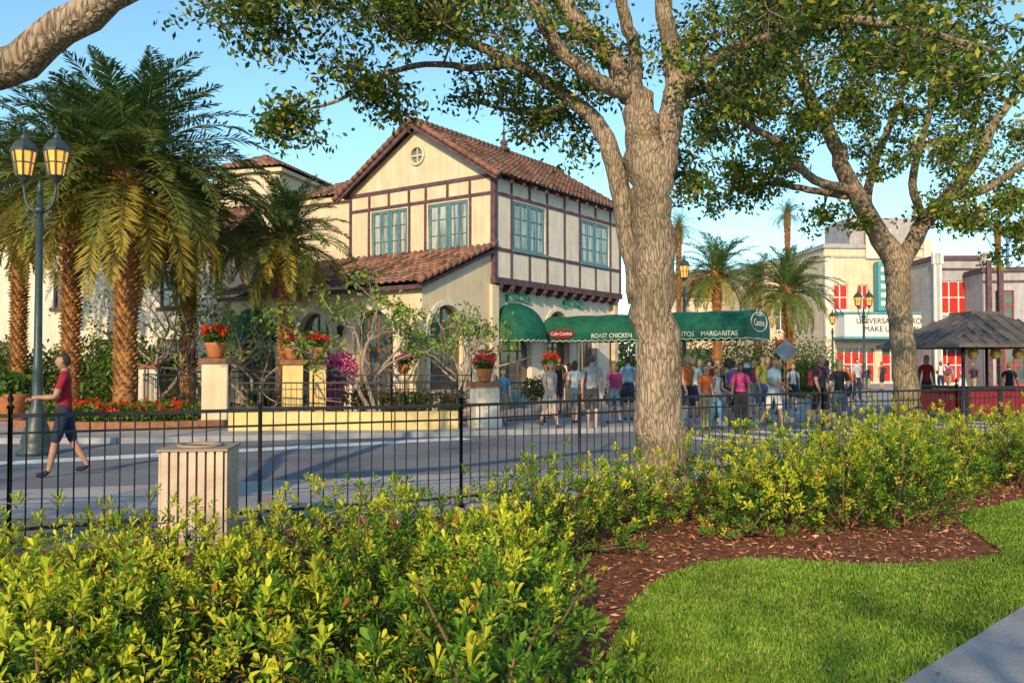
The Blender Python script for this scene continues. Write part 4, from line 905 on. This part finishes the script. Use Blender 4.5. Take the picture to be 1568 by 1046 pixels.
# =============== people
SK=[(.55,.32,.22),(.42,.23,.15),(.62,.40,.30),(.2,.10,.06)]
def person(u,d,Ht,shirt,pants,skin=0,hair=(.05,.03,.02),head=0,stride=0,arms='down',female=False,longp=False,bag=None,name='person',shoe=(.05,.05,.05)):
    x,y=PX(u,d),d; k=Ht/1.75; sw=.185 if not female else .165; hw=.09 if not female else .095
    V=[];E=[];R=[];B_=[]
    def v(p,r,par=None,m=0):
        V.append(Vector(p));R.append(r if isinstance(r,tuple) else (r,r)); i=len(V)-1
        if par is not None: E.append((par,i)); B_.append((par,i,m))
        return i
    pel=v((0,0,.95),(.145,.11)); wa=v((0,0,1.10),(.125,.098) if not female else (.105,.085),pel,0); ch=v((0,-.01,1.30),(.155,.105) if not female else (.135,.105),wa,0); nb=v((0,.005,1.45),(.075,.06),ch,0); nk=v((0,-.005,1.50),.05,nb,2); hb=v((0,-.015,1.58),.048,nk,2)
    for s in(-1,1):
        a=stride*s; th_=a*.55; kn=.0 if a>0 else -a*.45; kn+=.06
        hp=v((hw*s,0,.90),.098,pel,1); dth=Vector((0.0,-math.sin(th_),-math.cos(th_))); K=V[hp]+dth*.42
        if longp: kk=v(K,.072,hp,1)
        else:
            hm=v(V[hp]+dth*.35,.088,hp,1); kk=v(K,.055,hm,2)
        dc=Vector((0,-math.sin(th_-kn),-math.cos(th_-kn))); cf=v(K+dc*.14,.056 if not longp else .068,kk,1 if longp else 2); an=v(K+dc*.41,.036 if not longp else .055,cf,1 if longp else 2)
        ft=v(V[an]+Vector((0,-.05,-.045)),.042,an,3); v(V[an]+Vector((0,-.17,-.052 )),.034,ft,3)
    hands=[]
    for s in(-1,1):
        sh=v((sw*s,.005,1.405),.062,nb,0); sa=-stride*s*.5
        if arms=='phone': ua,fa,ins=.35,1.55,-.25
        elif arms=='bent' : ua,fa,ins=.1,1.3,-.1
        else: ua,fa,ins=sa,sa+.25,.02
        d1=Vector((.14*s,-math.sin(ua),-math.cos(ua))).normalized(); d2=Vector((ins*s,-math.sin(fa),-math.cos(fa))).normalized()
        sl2=v(V[sh]+d1*.17,.060,sh,0); el=v(V[sh]+d1*.285,.041,sl2,2); mf=v(V[el]+d2*.09,.040,el,2); wr=v(V[el]+d2*.245,.025,mf,2); pm=v(V[wr]+d2*.07,(.038,.017),wr,2); hands.append((V[wr].copy(),V[pm].copy(),d2,s))
    dz=.04-min(p.z for p in V)
    me=bpy.data.meshes.new('b'); me.from_pydata([p[:] for p in V],E,[]); o=bpy.data.objects.new('b',me); COL.objects.link(o)
    o.modifiers.new('s','SKIN'); 
    for i,r in enumerate(R): me.skin_vertices[0].data[i].radius=r; me.skin_vertices[0].data[i].use_root=(i==0)
    sb=o.modifiers.new('u','SUBSURF'); sb.levels=1
    dg=bpy.context.evaluated_depsgraph_get(); dg.update(); ev_=o.evaluated_get(dg); m2=ev_.to_mesh()
    mb=MB(); vs=[q.co.copy() for q in m2.vertices]
    fs_m={}
    for p in m2.polygons:
        c=p.center; best=9;bm_=0
        for (i,j,m_) in B_:
            a=V[i];b=V[j];ab=b-a;t=max(0,min(1,(c-a).dot(ab)/ab.length_squared)); dd=(c-a-ab*t).length/ (R[i][0]*(1-t)+R[j][0]*t)
            if dd<best: best=dd;bm_=m_
        if c.z<1.0 and bm_==0 and abs(c.x)<.17: bm_=1
        fs_m.setdefault(bm_,[]).append(tuple(p.vertices))
    mb.v.extend([tuple(q) for q in vs])
    for m_,ff in fs_m.items():
        for f in ff: mb.f.append(list(f)); mb.m.append(m_); mb.sm.append(True)
    ev_.to_mesh_clear(); bpy.data.objects.remove(o)
    for wr,pm,d2,s in hands:
        up=Vector((0,0,1)) if abs(d2.z)<.7 else Vector((0,-1,0)); sd=d2.cross(up).normalized()
        wdir=(up-d2*up.dot(d2)).normalized() if abs(d2.z)>.7 else sd
        curl=(sd*(-s) if abs(d2.z)>.7 else -up)
        for i,l in enumerate((.068,.078,.072,.055)):
            b0=pm+wdir*((1.5-i)*.019)+d2*.01; c1_=b0+d2*l*.5+curl*.008; c2_=c1_+d2*l*.3+curl*.02; c3_=c2_+d2*l*.15+curl*.025
            mb.tube([b0,c1_,c2_,c3_],[.0095,.0088,.008,.006],5,2)
        tb=wr+d2*.03+wdir*.025; mb.tube([tb,tb+wdir*.028+d2*.025+curl*.01,tb+wdir*.034+d2*.055+curl*.02],[.012,.010,.007],5,2)
        if arms=='phone' and s<0: ph=pm+d2*.06; mb.box((ph.x-.04,ph.y-.01,ph.z),(ph.x+.04,ph.y,ph.z+.14),3)
    hc=Vector((0,-.025,1.645)); nu,nv=16,12
    def shell(sc,keep,mi,fn=None):
        vs=[];fs=[]
        for j in range(nv+1):
            p=math.pi*j/nv
            for i in range(nu):
                t=2*math.pi*i/nu; q=Vector((math.sin(p)*math.cos(t),math.sin(p)*math.sin(t),math.cos(p)))
                X=q.x*.076*sc; Y=q.y*.096*sc; Z=q.z*.115*sc
                if q.z<0: X*=1-.28*q.z*q.z; Y=Y*(1-.15*q.z*q.z)-.012*(-q.z)
                if fn: X,Y,Z=fn(q,X,Y,Z)
                vs.append(hc+Vector((X,Y,Z)))
        for j in range(nv):
            for i in range(nu):
                f=(j*nu+i,(j+1)*nu+i,(j+1)*nu+(i+1)%nu,j*nu+(i+1)%nu); c=sum(((vs[a]-hc) for a in f),Vector())/4
                if keep(c): fs.append(f)
        mb.add(vs,fs,mi,True)
    shell(1,lambda c:True,2)
    if female: shell(1.12,lambda c:(c.z>.035 and c.y>-.085) or c.y>.0,4,lambda q,X,Y,Z:(X,Y+(.03 if q.z<-.2 else 0),Z*(2.0 if (q.z<0) else 1)))
    else: shell(1.09,lambda c:(c.z>.05 and c.y>-.1) or (c.y>.015 and c.z>-.06),4)
    mb.add([hc+Vector(p) for p in((-.014,-.088,-.015),(.014,-.088,-.015),(0,-.116,-.018),(0,-.09,.025),(0,-.09,-.03))],[(0,2,3),(1,3,2),(0,4,2),(1,2,4)],2)
    for s in(-1,1):
        e0=hc+Vector((.03*s,-.086,.012)); mb.lathe(e0-Vector((0,0,.007)),[(.003,0),(.012,.004),(.012,.010),(.003,.014)],6,5)
        mb.lathe(e0+Vector((0,-.010,-.004)),[(.002,0),(.005,.003),(.002,.007)],5,4)
        mb.beam(e0+Vector((-.016,-.006,.02)),e0+Vector((.016,-.006,.02)),.006,.005,4)
        mb.lathe(hc+Vector((.077*s,.005,-.028)),[(.006,0),(.013,.018),(.015,.04),(.006,.055)],6,2)
    mb.beam(hc+Vector((-.022,-.086,-.052)),hc+Vector((.022,-.086,-.052)),.01,.008,6)
    if bag:
        mb.box((-.15,.10,1.05),(.15,.24,1.42),7); mb.box((-.11,.24,1.08),(.11,.28,1.25),7)
        for s in(-1,1): mb.tube([(.1*s,.12,1.42),(.11*s,0,1.49),(.12*s,-.12,1.35),(.12*s,.05,1.1)],[.018]*4,5,7)
    ob=mb.obj(name,[cmat(shirt),cmat(pants),cmat(SK[skin],.55),cmat(shoe),cmat(hair,.6),cmat((.75,.73,.7)),cmat((.4,.12,.1)),cmat(bag or (.1,.1,.1))])
    ob.location=(x,y,dz*k+.008); ob.scale=(k,k,k); ob.rotation_euler=(0,0,math.radians(head))
    return ob
rd=(.32,.012,.03);nv=(.02,.03,.07);wh=(.7,.7,.68);gy=(.28,.30,.31);bl=(.12,.3,.5);lb=(.35,.5,.62);pk_=(.75,.08,.25);ye=(.7,.55,.05);bk=(.02,.02,.025);gr=(.1,.3,.15);or_=(.6,.15,.04);kh=(.35,.27,.17);tl_=(.05,.35,.4)
person(100,12.3,1.76,rd,nv,1,head=-70,stride=.45,arms='phone',shoe=(.02,.02,.02))
person(770,22,1.45,bl,kh,2,(.2,.12,.06),head=20)
person(842,21.2,1.68,(.6,.45,.4),(.6,.5,.42),2,(.25,.15,.07),head=30,stride=.5,female=True)
person(880,22.8,1.66,wh,gy,0,head=160,female=True,stride=.3)
person(906,20.6,1.82,gy,(.05,.055,.06),0,(.12,.08,.05),head=175,stride=.45,shoe=(.6,.6,.6))
person(940,22.8,1.62,pk_,(.25,.3,.4),2,(.3,.2,.1),head=200,female=True,stride=.3,bag=(.4,.05,.15))
person(962,24,1.78,lb,nv,0,head=170,bag=(.1,.2,.3))
ppl=[(1062,25,wh,nv),(1080,20.5,or_,kh),(1090,24.5,rd,nv),(1106,22.8,bk,gy),(1116,26,gr,kh),(1134,19.8,pk_,bk),(1143,24,wh,bl),(1155,27,bl,kh),(1167,23,ye,(.1,.15,.3)),(1184,21,lb,wh),(1192,26.5,tl_,gy),(1214,29,wh,nv),(1072,27.5,tl_,bk),(1100,29,kh,nv),(1122,22,(.25,.1,.35),nv),(1127,28,wh,kh),(1175,28,rd,nv),(1256,20.5,nv,bk),(1285,20.0,bk,(.1,.12,.15)),(1299,30,or_,nv),(1266,27,(.06,.1,.2),kh),(1418,27,rd,bk),(1440,44,wh,nv),(1452,46,bl,kh),(1473,40,pk_,wh),(1400,48,gr,nv),(1350,50,or_,nv),(1240,46,wh,kh),(1225,38,rd,nv),(1490,40,nv,kh),(1545,28,bk,nv),(1380,44,ye,nv),(855,27.5,bk,nv),(1052,22,or_,nv),(1146,31,ye,gy),(1330,40,nv,kh),(1312,36,wh,nv),(872,26,or_,kh),(1096,20.8,wh,bl),(1112,24.5,ye,nv)]
random.seed(5)
for i,(u,d,a,b) in enumerate(ppl):
    person(u,d,random.uniform(1.5,1.85),a,b,random.choice((0,0,1,2,3)),random.choice(((.05,.03,.02),(.2,.12,.06),(.4,.28,.12))),head=random.choice((170,200,130,30,-60,80,-110,-20)),stride=random.choice((0,.2,.5)),arms=random.choice(('down','down','bent','down')),female=random.random()<.45,longp=random.random()<.2,bag=random.choice((None,None,(.05,.06,.1),(.3,.05,.05))))
print('done',len(bpy.data.objects))
